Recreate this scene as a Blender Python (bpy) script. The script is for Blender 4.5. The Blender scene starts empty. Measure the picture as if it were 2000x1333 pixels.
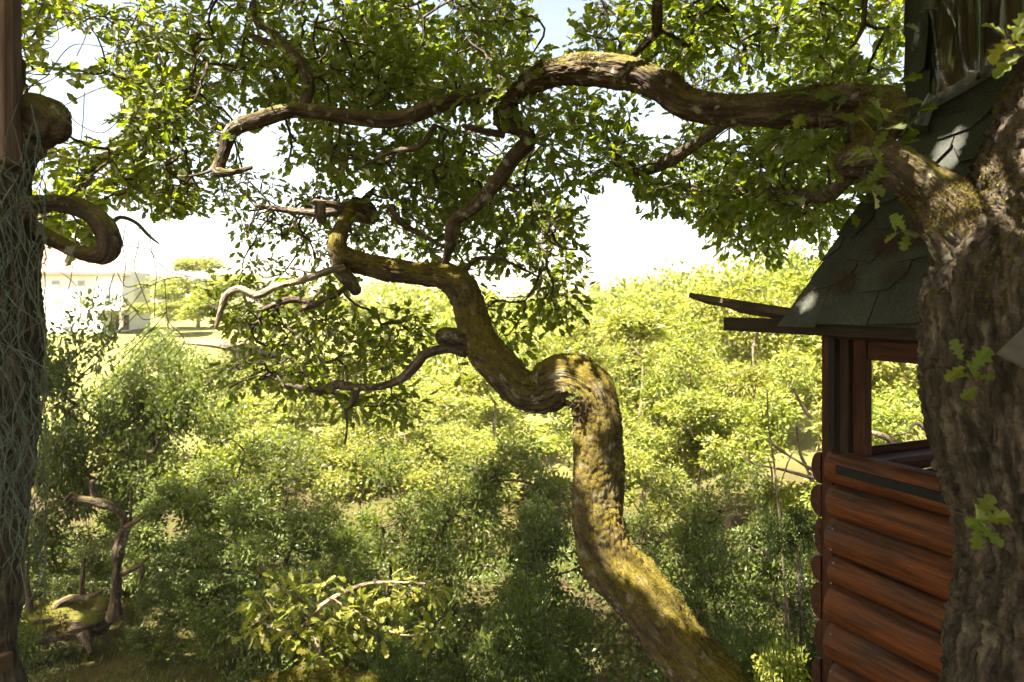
import bpy, math
import numpy as np
from mathutils import Vector

# ------------------------------------------------------------------ camera, sky, sun, exposure
S = bpy.context.scene
RNG = np.random.default_rng(11)
CZ = 5.0                      # eye height above the datum
F = 1333.3                    # focal length in photograph pixels (24 mm on 36 mm)
HX, HY = 1000.0, 590.0        # principal column, horizon row

cam = bpy.data.cameras.new("camera"); camo = bpy.data.objects.new("camera", cam)
S.collection.objects.link(camo); S.camera = camo
camo.location = (0, 0, CZ); camo.rotation_euler = (math.radians(90), 0, 0)
cam.sensor_width = 36; cam.lens = 24; cam.shift_y = -(666.5 - HY) / 2000
cam.clip_start = 0.05; cam.clip_end = 6000
cam.dof.use_dof = True; cam.dof.focus_distance = 4.1; cam.dof.aperture_fstop = 3.2

SUN = np.array([-0.38, -0.32, 1.0]); SUN /= np.linalg.norm(SUN)
w = bpy.data.worlds.new("World"); S.world = w; w.use_nodes = True
nt = w.node_tree; bg = nt.nodes["Background"]
sky = nt.nodes.new("ShaderNodeTexSky"); sky.sky_type = 'NISHITA'; sky.sun_disc = False
sky.sun_elevation = math.asin(SUN[2]); sky.sun_rotation = math.atan2(SUN[0], SUN[1])
sky.air_density = 0.6; sky.dust_density = 1.5; sky.ozone_density = 0.6
warm = nt.nodes.new("ShaderNodeMix"); warm.data_type = 'RGBA'; warm.blend_type = 'MULTIPLY'
warm.inputs[0].default_value = 1.0; warm.inputs[7].default_value = (1.48, 1.14, 0.78, 1)
nt.links.new(sky.outputs[0], warm.inputs[6]); nt.links.new(warm.outputs[2], bg.inputs[0])
bg.inputs[1].default_value = 0.072
sl = bpy.data.lights.new("sun", 'SUN'); sl.energy = 5.0; sl.angle = math.radians(0.6); sl.color = (1, 0.90, 0.72)
slo = bpy.data.objects.new("sun", sl); S.collection.objects.link(slo)
slo.rotation_euler = Vector(-SUN).to_track_quat('-Z', 'Y').to_euler(); slo.location = (-6, -5, 20)
vs = S.view_settings; vs.view_transform = 'Standard'; vs.look = 'None'; vs.gamma = 1; vs.exposure = 3.0
S.cycles.use_adaptive_sampling = True; S.cycles.adaptive_threshold = .03
S.cycles.use_light_tree = False
S.cycles.max_bounces = 4; S.cycles.diffuse_bounces = 3; S.cycles.glossy_bounces = 2
S.cycles.transmission_bounces = 4; S.cycles.transparent_max_bounces = 6; S.cycles.volume_bounces = 0
S.cycles.use_denoising = True; S.cycles.sample_clamp_indirect = 4
S.cycles.caustics_reflective = False; S.cycles.caustics_refractive = False

# ------------------------------------------------------------------ helpers
ORG = {}
COL = S.collection
def at(px, py, d): return np.array([(px - HX) / F * d, d, CZ - (py - HY) / F * d])
def tag(o, label=None, cat=None, group=None, kind=None):
    if label: o["label"] = label
    if cat: o["category"] = cat
    if group: o["group"] = group
    if kind: o["kind"] = kind
    return o
def thing(name, label, cat, loc=(0, 0, 0), group=None, kind=None):
    o = bpy.data.objects.new(name, None); COL.objects.link(o); o.location = tuple(loc)
    o.empty_display_size = 0.2
    ORG[o.name] = np.array(loc, float)
    return tag(o, label, cat, group, kind)
def mesh(name, V, Fc, mat, smooth=False, attrs=None):
    me = bpy.data.meshes.new(name); V = np.asarray(V, np.float32)
    if isinstance(Fc, np.ndarray):
        k = Fc.shape[1]; m = len(Fc); li = Fc.ravel().astype(np.int32); ls = np.arange(m, dtype=np.int32) * k
    else:
        ln = np.array([len(f) for f in Fc], np.int32); m = len(Fc)
        li = np.concatenate([np.asarray(f, np.int32) for f in Fc]); ls = np.concatenate([[0], np.cumsum(ln)[:-1]]).astype(np.int32)
    me.vertices.add(len(V)); me.vertices.foreach_set("co", V.ravel())
    me.loops.add(len(li)); me.loops.foreach_set("vertex_index", li)
    me.polygons.add(m); me.polygons.foreach_set("loop_start", ls)
    me.polygons.foreach_set("use_smooth", np.full(m, bool(smooth)))
    me.update(calc_edges=True)
    for n_, a in (attrs or {}).items():
        a = np.asarray(a, np.float32)
        if a.ndim == 1:
            t = me.attributes.new(n_, 'FLOAT', 'POINT'); t.data.foreach_set("value", a)
        else:
            t = me.attributes.new(n_, 'FLOAT_VECTOR', 'POINT'); t.data.foreach_set("vector", a.ravel())
    if mat: me.materials.append(mat)
    return me
def obj(name, me, parent=None, loc=(0, 0, 0)):
    o = bpy.data.objects.new(name, me); COL.objects.link(o); o.location = tuple(loc)
    if parent: o.parent = parent; ORG[o.name] = ORG.get(parent.name, np.zeros(3))
    else: ORG[o.name] = np.array(loc, float)
    return o
def part(name, V, Fc, mat, parent=None, smooth=False, attrs=None, kind=None):
    """V in world coordinates"""
    org = ORG[parent.name] if parent else np.zeros(3)
    o = obj(name, mesh(name, np.asarray(V, float) - org, Fc, mat, smooth, attrs), parent)
    if kind: o["kind"] = kind
    return o
def nrm(v): return v / np.maximum(np.linalg.norm(v, axis=-1, keepdims=True), 1e-9)

def hsh(ix, iy, iz, s):
    h = (ix.astype(np.int64) * 73856093) ^ (iy.astype(np.int64) * 19349663) ^ (iz.astype(np.int64) * 83492791) ^ (s * 2654435761)
    h = (h ^ (h >> 13)) * 1274126177 & 0x7fffffff
    h = (h ^ (h >> 15)) * 668265263 & 0x7fffffff
    return (h & 0xffffff) / float(0xffffff)
def vnoise(P, s=0):
    P = np.asarray(P, float); i = np.floor(P).astype(np.int64); f = P - i; f = f * f * (3 - 2 * f); r = 0
    for a in (0, 1):
        for b in (0, 1):
            for c in (0, 1):
                wgt = (f[:, 0] if a else 1 - f[:, 0]) * (f[:, 1] if b else 1 - f[:, 1]) * (f[:, 2] if c else 1 - f[:, 2])
                r = r + wgt * hsh(i[:, 0] + a, i[:, 1] + b, i[:, 2] + c, s)
    return r * 2 - 1
def fbm(P, s=0, o=3): return sum(vnoise(np.asarray(P) * 2 ** k, s + k) * 0.5 ** k for k in range(o))
def worley(P, s=0):
    i = np.floor(P).astype(np.int64); F1 = np.full(len(P), 9.0); F2 = F1.copy()
    for a in (-1, 0, 1):
        for b in (-1, 0, 1):
            for c in (-1, 0, 1):
                x, y, z = i[:, 0] + a, i[:, 1] + b, i[:, 2] + c
                q = np.stack([x + hsh(x, y, z, s), y + hsh(x, y, z, s + 7), z + hsh(x, y, z, s + 13)], 1)
                d = np.linalg.norm(P - q, axis=1)
                F2 = np.where(d < F1, F1, np.minimum(F2, d)); F1 = np.minimum(F1, d)
    return F1, F2
def catmull(P, n):
    P = np.asarray(P, float); Q = np.vstack([2 * P[0] - P[1], P, 2 * P[-1] - P[-2]]); m = len(P) - 1
    t = np.linspace(0, m, n); k = np.minimum(t.astype(int), m - 1); u = (t - k)[:, None]
    a, b, c, d = Q[k], Q[k + 1], Q[k + 2], Q[k + 3]
    return 0.5 * (2 * b + (c - a) * u + (2 * a - 5 * b + 4 * c - d) * u ** 2 + (3 * b - a - 3 * c + d) * u ** 3)
def tube(C, R, ns, caps=True):
    """swept tube; returns verts, quads, bk (unbent coords), normals"""
    C = np.asarray(C, float); n = len(C); T = nrm(np.gradient(C, axis=0))
    u = np.cross(T[0], [0, 0, 1.0]); u = u if np.linalg.norm(u) > 1e-3 else np.array([1.0, 0, 0]); u = u / np.linalg.norm(u)
    U = np.zeros((n, 3))
    for i in range(n):
        u = u - T[i] * np.dot(u, T[i]); u = u / np.linalg.norm(u); U[i] = u
    W = np.cross(T, U); th = np.linspace(0, 2 * np.pi, ns, endpoint=False)
    N = np.cos(th)[None, :, None] * U[:, None] + np.sin(th)[None, :, None] * W[:, None]
    R = np.asarray(R, float); V = C[:, None] + N * R[:, None, None]
    L = np.concatenate([[0], np.cumsum(np.linalg.norm(np.diff(C, axis=0), axis=1))])
    bk = np.stack([np.cos(th)[None] * R[:, None], np.sin(th)[None] * R[:, None], np.repeat(L[:, None], ns, 1)], 2)
    i = np.arange(n - 1)[:, None] * ns; j = np.arange(ns)[None]; j2 = (j + 1) % ns
    Q = np.stack([i + j, i + j2, i + ns + j2, i + ns + j], 2).reshape(-1, 4)
    return V.reshape(-1, 3), Q, bk.reshape(-1, 3), N.reshape(-1, 3)
def capped(C, R, k=4):
    """append rings closing the far end roundly"""
    C = np.asarray(C); R = np.asarray(R); t = C[-1] - C[-2]; t = t / np.linalg.norm(t); r = R[-1]
    a = np.linspace(0, np.pi / 2, k + 1)[1:]
    return np.vstack([C, C[-1] + t[None] * (r * 0.8 * np.sin(a))[:, None]]), np.concatenate([R, np.maximum(r * np.cos(a), r * 0.02)])
def bark_disp(bk, amp, sc, seed=0, lump=0.02, stretch=0.32):
    P = bk * np.array([1, 1, stretch * .45]) * sc
    P = P + .5 * np.stack([vnoise(P * .7, seed + 1), vnoise(P * .7, seed + 2), 0 * P[:, 0]], 1)
    n = np.abs(vnoise(P * 1.15, seed) + .35 * vnoise(P * 2.3, seed + 4)); fur = np.clip(n / .34, 0, 1); fur = fur * fur * (3 - 2 * fur)
    f1, f2 = worley(bk * np.array([1, 1, stretch * 1.4]) * sc * .8, seed + 3); pl = np.clip((f2 - f1) * 3, 0, 1)
    d = amp * (fur * (.55 + .45 * pl) - .7) + amp * .35 * vnoise(bk * sc * 2.2, seed + 5) + lump * fbm(bk * np.array([1, 1, .6]) * 5, seed + 9, 3)
    return d
def pxpath(pts):
    """(px, py, depth, radius_px) -> centres, radii in metres"""
    C = np.array([at(p[0], p[1], p[2]) for p in pts]); R = np.array([p[3] * p[2] / F for p in pts])
    return C, R
def limb(pts, n, ns, amp=0.004, sc=40, lump=0.012, seed=0, cap=True, stretch=.32):
    C, R = pxpath(pts) if len(pts[0]) == 4 else (np.array(pts[0]), np.array(pts[1]))
    A = catmull(np.hstack([C, R[:, None]]), n); C, R = A[:, :3], np.maximum(A[:, 3], .001)
    if cap: C, R = capped(C, R)
    V, Q, bk, N = tube(C, R, ns)
    if amp: V = V + N * (bark_disp(bk, amp, sc, seed, lump, stretch) * np.clip(np.repeat(R, ns) / (6 * amp), 0, 1) ** 1.5)[:, None]
    return V, Q, bk, C, R
def merge(ms):
    """list of (V, F, attr...)"""
    o = 0; Vs, Fs = [], []; At = [[] for _ in ms[0][2:]]
    for m in ms:
        Vs.append(m[0]); Fs.append(m[1] + o); o += len(m[0])
        for k, a in enumerate(m[2:]): At[k].append(a)
    return [np.vstack(Vs), np.vstack(Fs)] + [np.concatenate(a) for a in At]

# ------------------------------------------------------------------ materials
def mat(name):
    m = bpy.data.materials.new(name); m.use_nodes = True; t = m.node_tree; t.nodes.clear()
    out = t.nodes.new("ShaderNodeOutputMaterial")
    class B: pass
    b = B(); b.m = m; b.t = t; b.out = out
    def N(ty, **kw):
        n = t.nodes.new("ShaderNode" + ty)
        for k, v in kw.items():
            if k.startswith("i_"):
                key = k[2:]; key = int(key) if key.isdigit() else key.replace("_", " ")
                n.inputs[key].default_value = v
            else: setattr(n, k, v)
        return n
    b.N = N; b.L = lambda a, c: t.links.new(a, c)
    return b
def ramp(b, fac, stops):
    r = b.N("ValToRGB"); e = r.color_ramp.elements
    while len(e) < len(stops): e.new(0.5)
    for el, (p, c) in zip(e, stops): el.position = p; el.color = (*c, 1)
    b.L(fac, r.inputs[0]); return r.outputs[0]
def mixc(b, fac, c1, c2, mode='MIX'):
    m = b.N("Mix", data_type='RGBA', blend_type=mode)
    for s, v in ((m.inputs[0], fac), (m.inputs[6], c1), (m.inputs[7], c2)):
        if isinstance(v, (int, float)): s.default_value = v
        elif isinstance(v, tuple): s.default_value = (*v, 1)
        else: b.L(v, s)
    return m.outputs[2]
def mth(b, op, a, c=None):
    m = b.N("Math", operation=op)
    for s, v in ((m.inputs[0], a), (m.inputs[1], c)):
        if v is None: continue
        if isinstance(v, (int, float)): s.default_value = v
        else: b.L(v, s)
    return m.outputs[0]
def leaf_mat(name, stops, trans, tfac=0.42, rough=0.55, gl=0.05):
    b = mat(name); a = b.N("Attribute", attribute_name="rnd"); oi = b.N("ObjectInfo")
    c = ramp(b, a.outputs["Fac"], stops)
    ct = mixc(b, 1.0, c, trans, 'MULTIPLY')
    hs = b.N("HueSaturation"); b.L(mth(b, 'ADD', mth(b, 'MULTIPLY', oi.outputs["Random"], 0.035), 0.468), hs.inputs["Hue"])
    b.L(mth(b, 'ADD', mth(b, 'MULTIPLY', oi.outputs["Random"], 0.3), 0.85), hs.inputs["Value"]); b.L(c, hs.inputs["Color"])
    d = b.N("BsdfDiffuse"); b.L(hs.outputs[0], d.inputs[0])
    tr = b.N("BsdfTranslucent"); b.L(ct, tr.inputs[0])
    mx = b.N("MixShader"); mx.inputs[0].default_value = tfac; b.L(d.outputs[0], mx.inputs[1]); b.L(tr.outputs[0], mx.inputs[2])
    g = b.N("BsdfGlossy"); g.inputs["Roughness"].default_value = rough; g.inputs[0].default_value = (.95, .95, .9, 1)
    fr = b.N("Fresnel"); fr.inputs[0].default_value = 1.4
    m2 = b.N("MixShader"); b.L(mth(b, 'ADD', mth(b, 'MULTIPLY', fr.outputs[0], .22), gl * .25), m2.inputs[0])
    b.L(mx.outputs[0], m2.inputs[1]); b.L(g.outputs[0], m2.inputs[2]); b.L(m2.outputs[0], b.out.inputs[0])
    return b.m
LEAF_OAK = leaf_mat("oak_leaf", [(0, (.048, .074, .010)), (.55, (.075, .108, .014)), (.9, (.115, .142, .018)), (1, (.19, .185, .022))], (3.4, 3.1, 1.0), .56)
LEAF_FAR = leaf_mat("bright_leaf", [(0, (.085, .125, .015)), (.5, (.145, .18, .023)), (1, (.24, .24, .04))], (2.2, 2.1, 1.0), .42)
LEAF_DARK = leaf_mat("shade_toned_leaf", [(0, (.040, .066, .013)), (.6, (.062, .094, .018)), (1, (.12, .145, .026))], (1.9, 1.9, .9), .36, .4, .06)  # shade of the hollow put into a darker leaf colour
LEAF_MID = leaf_mat("sun_toned_leaf", [(0, (.052, .084, .014)), (.6, (.086, .122, .020)), (1, (.15, .17, .03))], (2.1, 2.0, 1.0), .45)  # brighter counterpart of the dark leaf, sunlight put into its colour
LEAF_IVY = leaf_mat("ivy_leaf", [(0, (.03, .048, .010)), (.7, (.05, .075, .013)), (1, (.10, .12, .02))], (1.6, 1.7, .7), .28, .3, .06)

def bark_mat(name, c1, c2, c3, moss=(.10, .085, .010), moss_lo=.15, moss_hi=.75, moss_amt=1.0, lich=.5, bump=.6, sc=45):
    b = mat(name); a = b.N("Attribute", attribute_name="bk"); geo = b.N("NewGeometry")
    mp = b.N("Mapping"); mp.inputs["Scale"].default_value = (1, 1, .16); b.L(a.outputs["Vector"], mp.inputs[0])
    vo = b.N("TexVoronoi", feature='DISTANCE_TO_EDGE'); vo.inputs["Scale"].default_value = sc; 
    n0 = b.N("TexNoise"); n0.inputs["Scale"].default_value = sc * .8; n0.inputs["Detail"].default_value = 5; b.L(mp.outputs[0], n0.inputs["Vector"])
    dv = b.N("VectorMath", operation='SCALE'); dv.inputs["Scale"].default_value = .02; b.L(n0.outputs["Color"], dv.inputs[0])
    ad = b.N("VectorMath", operation='ADD'); b.L(mp.outputs[0], ad.inputs[0]); b.L(dv.outputs[0], ad.inputs[1]); b.L(ad.outputs[0], vo.inputs["Vector"])
    n1 = b.N("TexNoise"); n1.inputs["Scale"].default_value = 9; n1.inputs["Detail"].default_value = 6; n1.inputs["Roughness"].default_value = .65; b.L(a.outputs["Vector"], n1.inputs["Vector"])
    n2 = b.N("TexNoise"); n2.inputs["Scale"].default_value = 130; n2.inputs["Detail"].default_value = 3; b.L(a.outputs["Vector"], n2.inputs["Vector"])
    col = ramp(b, n1.outputs["Fac"], [(.3, c1), (.52, c2), (.75, c3)])
    col = mixc(b, .55, col, ramp(b, n2.outputs["Fac"], [(.25, (.35, .35, .35)), (.75, (1.6, 1.55, 1.5))]), 'MULTIPLY')
    col = mixc(b, .75, col, ramp(b, n0.outputs["Fac"], [(.36, (.28, .26, .25)), (.5, (.9, .9, .9)), (.64, (1.9, 1.85, 1.8))]), 'MULTIPLY')
    # lichen blotches
    n3 = b.N("TexNoise"); n3.inputs["Scale"].default_value = 13; n3.inputs["Detail"].default_value = 8; n3.inputs["Roughness"].default_value = .6; b.L(a.outputs["Vector"], n3.inputs["Vector"])
    lf = ramp(b, n3.outputs["Fac"], [(.60 - .08 * lich, (0, 0, 0)), (.66 - .08 * lich, (1, 1, 1))])
    lf = mth(b, 'MULTIPLY', lf, .75 * min(1, lich * 1.6))
    col = mixc(b, lf, col, (.33, .32, .25))
    # moss where the surface looks up
    sx = b.N("SeparateXYZ"); b.L(geo.outputs["Normal"], sx.inputs[0])
    n4 = b.N("TexNoise"); n4.inputs["Scale"].default_value = 6; n4.inputs["Detail"].default_value = 7; n4.inputs["Roughness"].default_value = .7; b.L(a.outputs["Vector"], n4.inputs["Vector"])
    mv = mth(b, 'ADD', sx.outputs[2], mth(b, 'MULTIPLY', mth(b, 'SUBTRACT', n4.outputs["Fac"], .5), 2.6))
    mr = b.N("MapRange"); mr.inputs[1].default_value = moss_lo; mr.inputs[2].default_value = moss_hi; b.L(mv, mr.inputs[0])
    mf = mth(b, 'MULTIPLY', mr.outputs[0], moss_amt)
    mc = ramp(b, n2.outputs["Fac"], [(.3, tuple(x * .55 for x in moss)), (.7, tuple(x * 1.5 for x in moss))])
    col = mixc(b, mf, col, mc)
    p = b.N("BsdfPrincipled"); p.inputs["Roughness"].default_value = .9; p.inputs["Specular IOR Level"].default_value = .25; b.L(col, p.inputs["Base Color"])
    ed = b.N("MapRange"); ed.inputs[1].default_value = 0; ed.inputs[2].default_value = .22; b.L(vo.outputs["Distance"], ed.inputs[0])
    hgt = mth(b, 'ADD', mth(b, 'MULTIPLY', ed.outputs[0], mth(b, 'SUBTRACT', 1.0, mth(b, 'MULTIPLY', mf, .7))), mth(b, 'MULTIPLY', n2.outputs["Fac"], .5))
    bp = b.N("Bump"); bp.inputs["Strength"].default_value = bump; bp.inputs["Distance"].default_value = .012; b.L(hgt, bp.inputs["Height"]); b.L(bp.outputs[0], p.inputs["Normal"])
    b.L(p.outputs[0], b.out.inputs[0]); return b.m
BARK_OAK = bark_mat("oak_bark", (.03, .023, .018), (.058, .046, .036), (.115, .098, .08), moss_lo=.75, moss_hi=1.4, lich=.1, bump=.9)
BARK_LIMB = bark_mat("mossy_oak_bark", (.03, .021, .014), (.055, .040, .028), (.10, .08, .06), moss_lo=.15, moss_hi=.95, lich=.45)
BARK_LEAN = bark_mat("golden_mossy_bark", (.03, .021, .014), (.055, .040, .028), (.10, .08, .06), moss=(.10, .078, .009), moss_lo=-.45, moss_hi=.75, lich=.42)
BARK_THIN = bark_mat("branch_bark", (.05, .038, .03), (.085, .066, .05), (.13, .11, .085), moss_lo=.9, moss_hi=1.6, lich=.5, sc=70)
BARK_PALE = bark_mat("pale_bark", (.16, .125, .09), (.24, .19, .14), (.32, .27, .21), moss_lo=.8, moss_hi=1.5, lich=.4, sc=60)
BARK_SNAG = bark_mat("snag_bark", (.04, .028, .02), (.08, .058, .04), (.14, .105, .075), moss_lo=.5, moss_hi=1.4, lich=.3, sc=30)
BARK_LOG = bark_mat("mossy_log_bark", (.05, .035, .025), (.08, .06, .045), (.12, .1, .07), moss=(.085, .085, .012), moss_lo=-.1, moss_hi=.5, lich=.2)
def simple(name, c, rough=.8, var=.35, sc=8, bump=0, c2=None, coord="Object", stretch=None, spec=.3, metal=0):
    b = mat(name); tc = b.N("TexCoord"); src = tc.outputs[coord]
    if stretch:
        mp = b.N("Mapping"); mp.inputs["Scale"].default_value = stretch; b.L(src, mp.inputs[0]); src = mp.outputs[0]
    n = b.N("TexNoise"); n.inputs["Scale"].default_value = sc; n.inputs["Detail"].default_value = 6; n.inputs["Roughness"].default_value = .65; b.L(src, n.inputs["Vector"])
    c2 = c2 or tuple(x * (1 + var) for x in c)
    col = ramp(b, n.outputs["Fac"], [(.3, tuple(x * (1 - var) for x in c)), (.7, c2)])
    p = b.N("BsdfPrincipled"); p.inputs["Roughness"].default_value = rough; p.inputs["Specular IOR Level"].default_value = spec; p.inputs["Metallic"].default_value = metal
    b.L(col, p.inputs["Base Color"])
    if bump:
        bp = b.N("Bump"); bp.inputs["Strength"].default_value = bump; bp.inputs["Distance"].default_value = .01; b.L(n.outputs["Fac"], bp.inputs["Height"]); b.L(bp.outputs[0], p.inputs["Normal"])
    b.L(p.outputs[0], b.out.inputs[0]); return b.m
M_MOSS = simple("moss_tufts", (.10, .08, .010), .95, .5, 40)
def wood_mat(name, base, grey, sc=1.0, greyness=.5):
    """stained wood, uv-free: long axis given in attribute 'bk' z"""
    b = mat(name); a = b.N("Attribute", attribute_name="bk"); oi = b.N("ObjectInfo"); geo = b.N("NewGeometry")
    mp = b.N("Mapping"); mp.inputs["Scale"].default_value = (14 * sc, 14 * sc, 1.1 * sc); b.L(a.outputs["Vector"], mp.inputs[0])
    off = b.N("CombineXYZ"); b.L(mth(b, 'MULTIPLY', oi.outputs["Random"], 40), off.inputs[0]); b.L(mth(b, 'MULTIPLY', oi.outputs["Random"], 17), off.inputs[2]); b.L(off.outputs[0], mp.inputs["Location"])
    n = b.N("TexNoise"); n.inputs["Scale"].default_value = 2.2; n.inputs["Detail"].default_value = 8; n.inputs["Roughness"].default_value = .7; n.inputs["Distortion"].default_value = .6; b.L(mp.outputs[0], n.inputs["Vector"])
    n2 = b.N("TexNoise"); n2.inputs["Scale"].default_value = 3.2; n2.inputs["Detail"].default_value = 5; b.L(a.outputs["Vector"], n2.inputs["Vector"])
    mp2 = b.N("Mapping"); mp2.inputs["Scale"].default_value = (160 * sc, 160 * sc, 3); b.L(a.outputs["Vector"], mp2.inputs[0])
    n3 = b.N("TexNoise"); n3.inputs["Scale"].default_value = 1; n3.inputs["Detail"].default_value = 3; b.L(mp2.outputs[0], n3.inputs["Vector"])
    col = ramp(b, n.outputs["Fac"], [(.32, tuple(x * .35 for x in base)), (.5, base), (.68, tuple(min(1, x * 1.6) for x in base))])
    sx = b.N("SeparateXYZ"); b.L(geo.outputs["Normal"], sx.inputs[0])
    gf = mth(b, 'ADD', mth(b, 'MULTIPLY', sx.outputs[2], .55), mth(b, 'MULTIPLY', mth(b, 'SUBTRACT', n2.outputs["Fac"], .5), 2.2))
    mr = b.N("MapRange"); mr.inputs[1].default_value = -.1; mr.inputs[2].default_value = .8; b.L(gf, mr.inputs[0])
    gcol = ramp(b, n.outputs["Fac"], [(.38, tuple(x * .35 for x in grey)), (.62, tuple(x * 1.7 for x in grey))])
    col = mixc(b, mth(b, 'MULTIPLY', mr.outputs[0], greyness), col, gcol)
    col = mixc(b, .5, col, ramp(b, n3.outputs["Fac"], [(.3, (.55, .55, .55)), (.7, (1.3, 1.3, 1.3))]), 'MULTIPLY')
    mp3 = b.N("Mapping"); mp3.inputs["Scale"].default_value = (5, 5, 2.2); b.L(a.outputs["Vector"], mp3.inputs[0]); b.L(off.outputs[0], mp3.inputs["Location"])
    vk = b.N("TexVoronoi"); vk.inputs["Scale"].default_value = 1.0; b.L(mp3.outputs[0], vk.inputs["Vector"])
    col = mixc(b, 1, col, ramp(b, vk.outputs["Distance"], [(.0, (.25, .22, .2)), (.10, (.5, .45, .4)), (.12, (1.2, 1.1, 1.0)), (.2, (1, 1, 1))]), 'MULTIPLY')
    mp4 = b.N("Mapping"); mp4.inputs["Scale"].default_value = (60, 60, 1.3); b.L(a.outputs["Vector"], mp4.inputs[0]); b.L(off.outputs[0], mp4.inputs["Location"])
    n5 = b.N("TexNoise"); n5.inputs["Scale"].default_value = 1.0; n5.inputs["Detail"].default_value = 4; b.L(mp4.outputs[0], n5.inputs["Vector"])
    ck = ramp(b, n5.outputs["Fac"], [(.27, (.18, .16, .15)), (.31, (1, 1, 1))]); col = mixc(b, 1, col, ck, 'MULTIPLY')
    p = b.N("BsdfPrincipled"); p.inputs["Roughness"].default_value = .72; p.inputs["Specular IOR Level"].default_value = .22; b.L(col, p.inputs["Base Color"])
    bp = b.N("Bump"); bp.inputs["Strength"].default_value = .35; bp.inputs["Distance"].default_value = .004; b.L(mth(b, 'ADD', n.outputs["Fac"], mth(b, 'MULTIPLY', n3.outputs["Fac"], .6)), bp.inputs["Height"]); b.L(bp.outputs[0], p.inputs["Normal"])
    b.L(p.outputs[0], b.out.inputs[0]); return b.m
W_LOG = wood_mat("stained_log", (.115, .035, .010), (.046, .031, .023), 1.0, .9)
W_RED = wood_mat("red_brown_board", (.055, .017, .008), (.035, .022, .016), 1.0, .4)
W_DARK = wood_mat("dark_board", (.022, .013, .009), (.028, .021, .018), 1.0, .6)
W_DECK = wood_mat("weathered_board", (.06, .042, .028), (.07, .055, .042), 1.0, .6)
W_POST = wood_mat("faded_post", (.12, .075, .068), (.095, .065, .06), .7, .6)
M_RUBBER = simple("black_felt", (.012, .012, .012), .9, .3, 30, .2)
def shingle_mat():
    b = mat("shingle_granules"); tc = b.N("TexCoord"); oi = b.N("ObjectInfo")
    n = b.N("TexNoise"); n.inputs["Scale"].default_value = 190; n.inputs["Detail"].default_value = 2; b.L(tc.outputs["Object"], n.inputs["Vector"])
    n2 = b.N("TexNoise"); n2.inputs["Scale"].default_value = 7; n2.inputs["Detail"].default_value = 6; b.L(tc.outputs["Object"], n2.inputs["Vector"])
    c = ramp(b, n.outputs["Fac"], [(.3, (.012, .014, .013)), (.55, (.028, .031, .027)), (.8, (.10, .105, .09))])
    c = mixc(b, 1, c, ramp(b, n2.outputs["Fac"], [(.3, (.7, .72, .7)), (.7, (1.25, 1.25, 1.15))]), 'MULTIPLY')
    hs = b.N("HueSaturation"); b.L(mth(b, 'ADD', mth(b, 'MULTIPLY', oi.outputs["Random"], .5), .75), hs.inputs["Value"]); b.L(c, hs.inputs["Color"])
    p = b.N("BsdfPrincipled"); p.inputs["Roughness"].default_value = .85; b.L(hs.outputs[0], p.inputs["Base Color"])
    bp = b.N("Bump"); bp.inputs["Strength"].default_value = .5; bp.inputs["Distance"].default_value = .003; b.L(n.outputs["Fac"], bp.inputs["Height"]); b.L(bp.outputs[0], p.inputs["Normal"])
    b.L(p.outputs[0], b.out.inputs[0]); return b.m
M_SHINGLE = shingle_mat()
M_NEEDLE = simple("brown_needles", (.05, .033, .022), .9, .4, 60)
M_WHITE = simple("white_render", (.78, .76, .74), .9, .04, 3)
M_TILE = simple("pale_roof_tile", (.24, .15, .115), .9, .15, 14, .3, stretch=(1, 1, 1))
M_PANE = simple("window_glass", (.22, .25, .27), .15, .2, 1, spec=.5)
M_FRAME = simple("grey_frame", (.55, .55, .55), .7, .05, 3)
M_BROWN = simple("brown_stone", (.12, .085, .065), .9, .3, 9, .3)
M_WIRE = simple("green_wire", (.024, .055, .042), .5, .5, 25, c2=(.05, .08, .055), spec=.5)
M_WIRE2 = simple("rusty_wire", (.05, .04, .045), .6, .4, 25, spec=.5)
M_GREY = simple("grey_sheet", (.075, .07, .07), .7, .25, 25, .3)
M_NAIL = simple("nail_steel", (.35, .33, .30), .5, .2, 40, metal=.8)
M_TAPE = None

# ------------------------------------------------------------------ ground
def sst(a, b, x): t = np.clip((x - a) / (b - a), 0, 1); return t * t * (3 - 2 * t)
def ground(x, y):
    x = np.asarray(x, float); y = np.asarray(y, float)
    h = -4.75 + 0 * x
    h = h - 2.0 * sst(10, 20, y) + 1.2 * sst(26, 48, y) 
    h = h + 3.6 * sst(-6, -16, x) * sst(24, 42, y) * (1 - sst(90, 160, y))
    h = h + 2.2 * sst(7, 20, x) * sst(12, 26, y)
    h = h + 1.5 * sst(3, -3, y)
    h = h + 6 * sst(300, 900, y) * sst(-100, 300, x + .2 * y)
    h = h + .18 * vnoise(np.stack([x * .5, y * .5, x * 0], -1).reshape(-1, 3), 3).reshape(x.shape) * (1 - sst(60, 100, y)) + .05 * vnoise(np.stack([x * 2.1, y * 2.1, x * 0], -1).reshape(-1, 3), 4).reshape(x.shape)
    return CZ + h
def gz(x, y): return float(ground(np.array([x]), np.array([y]))[0])
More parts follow.
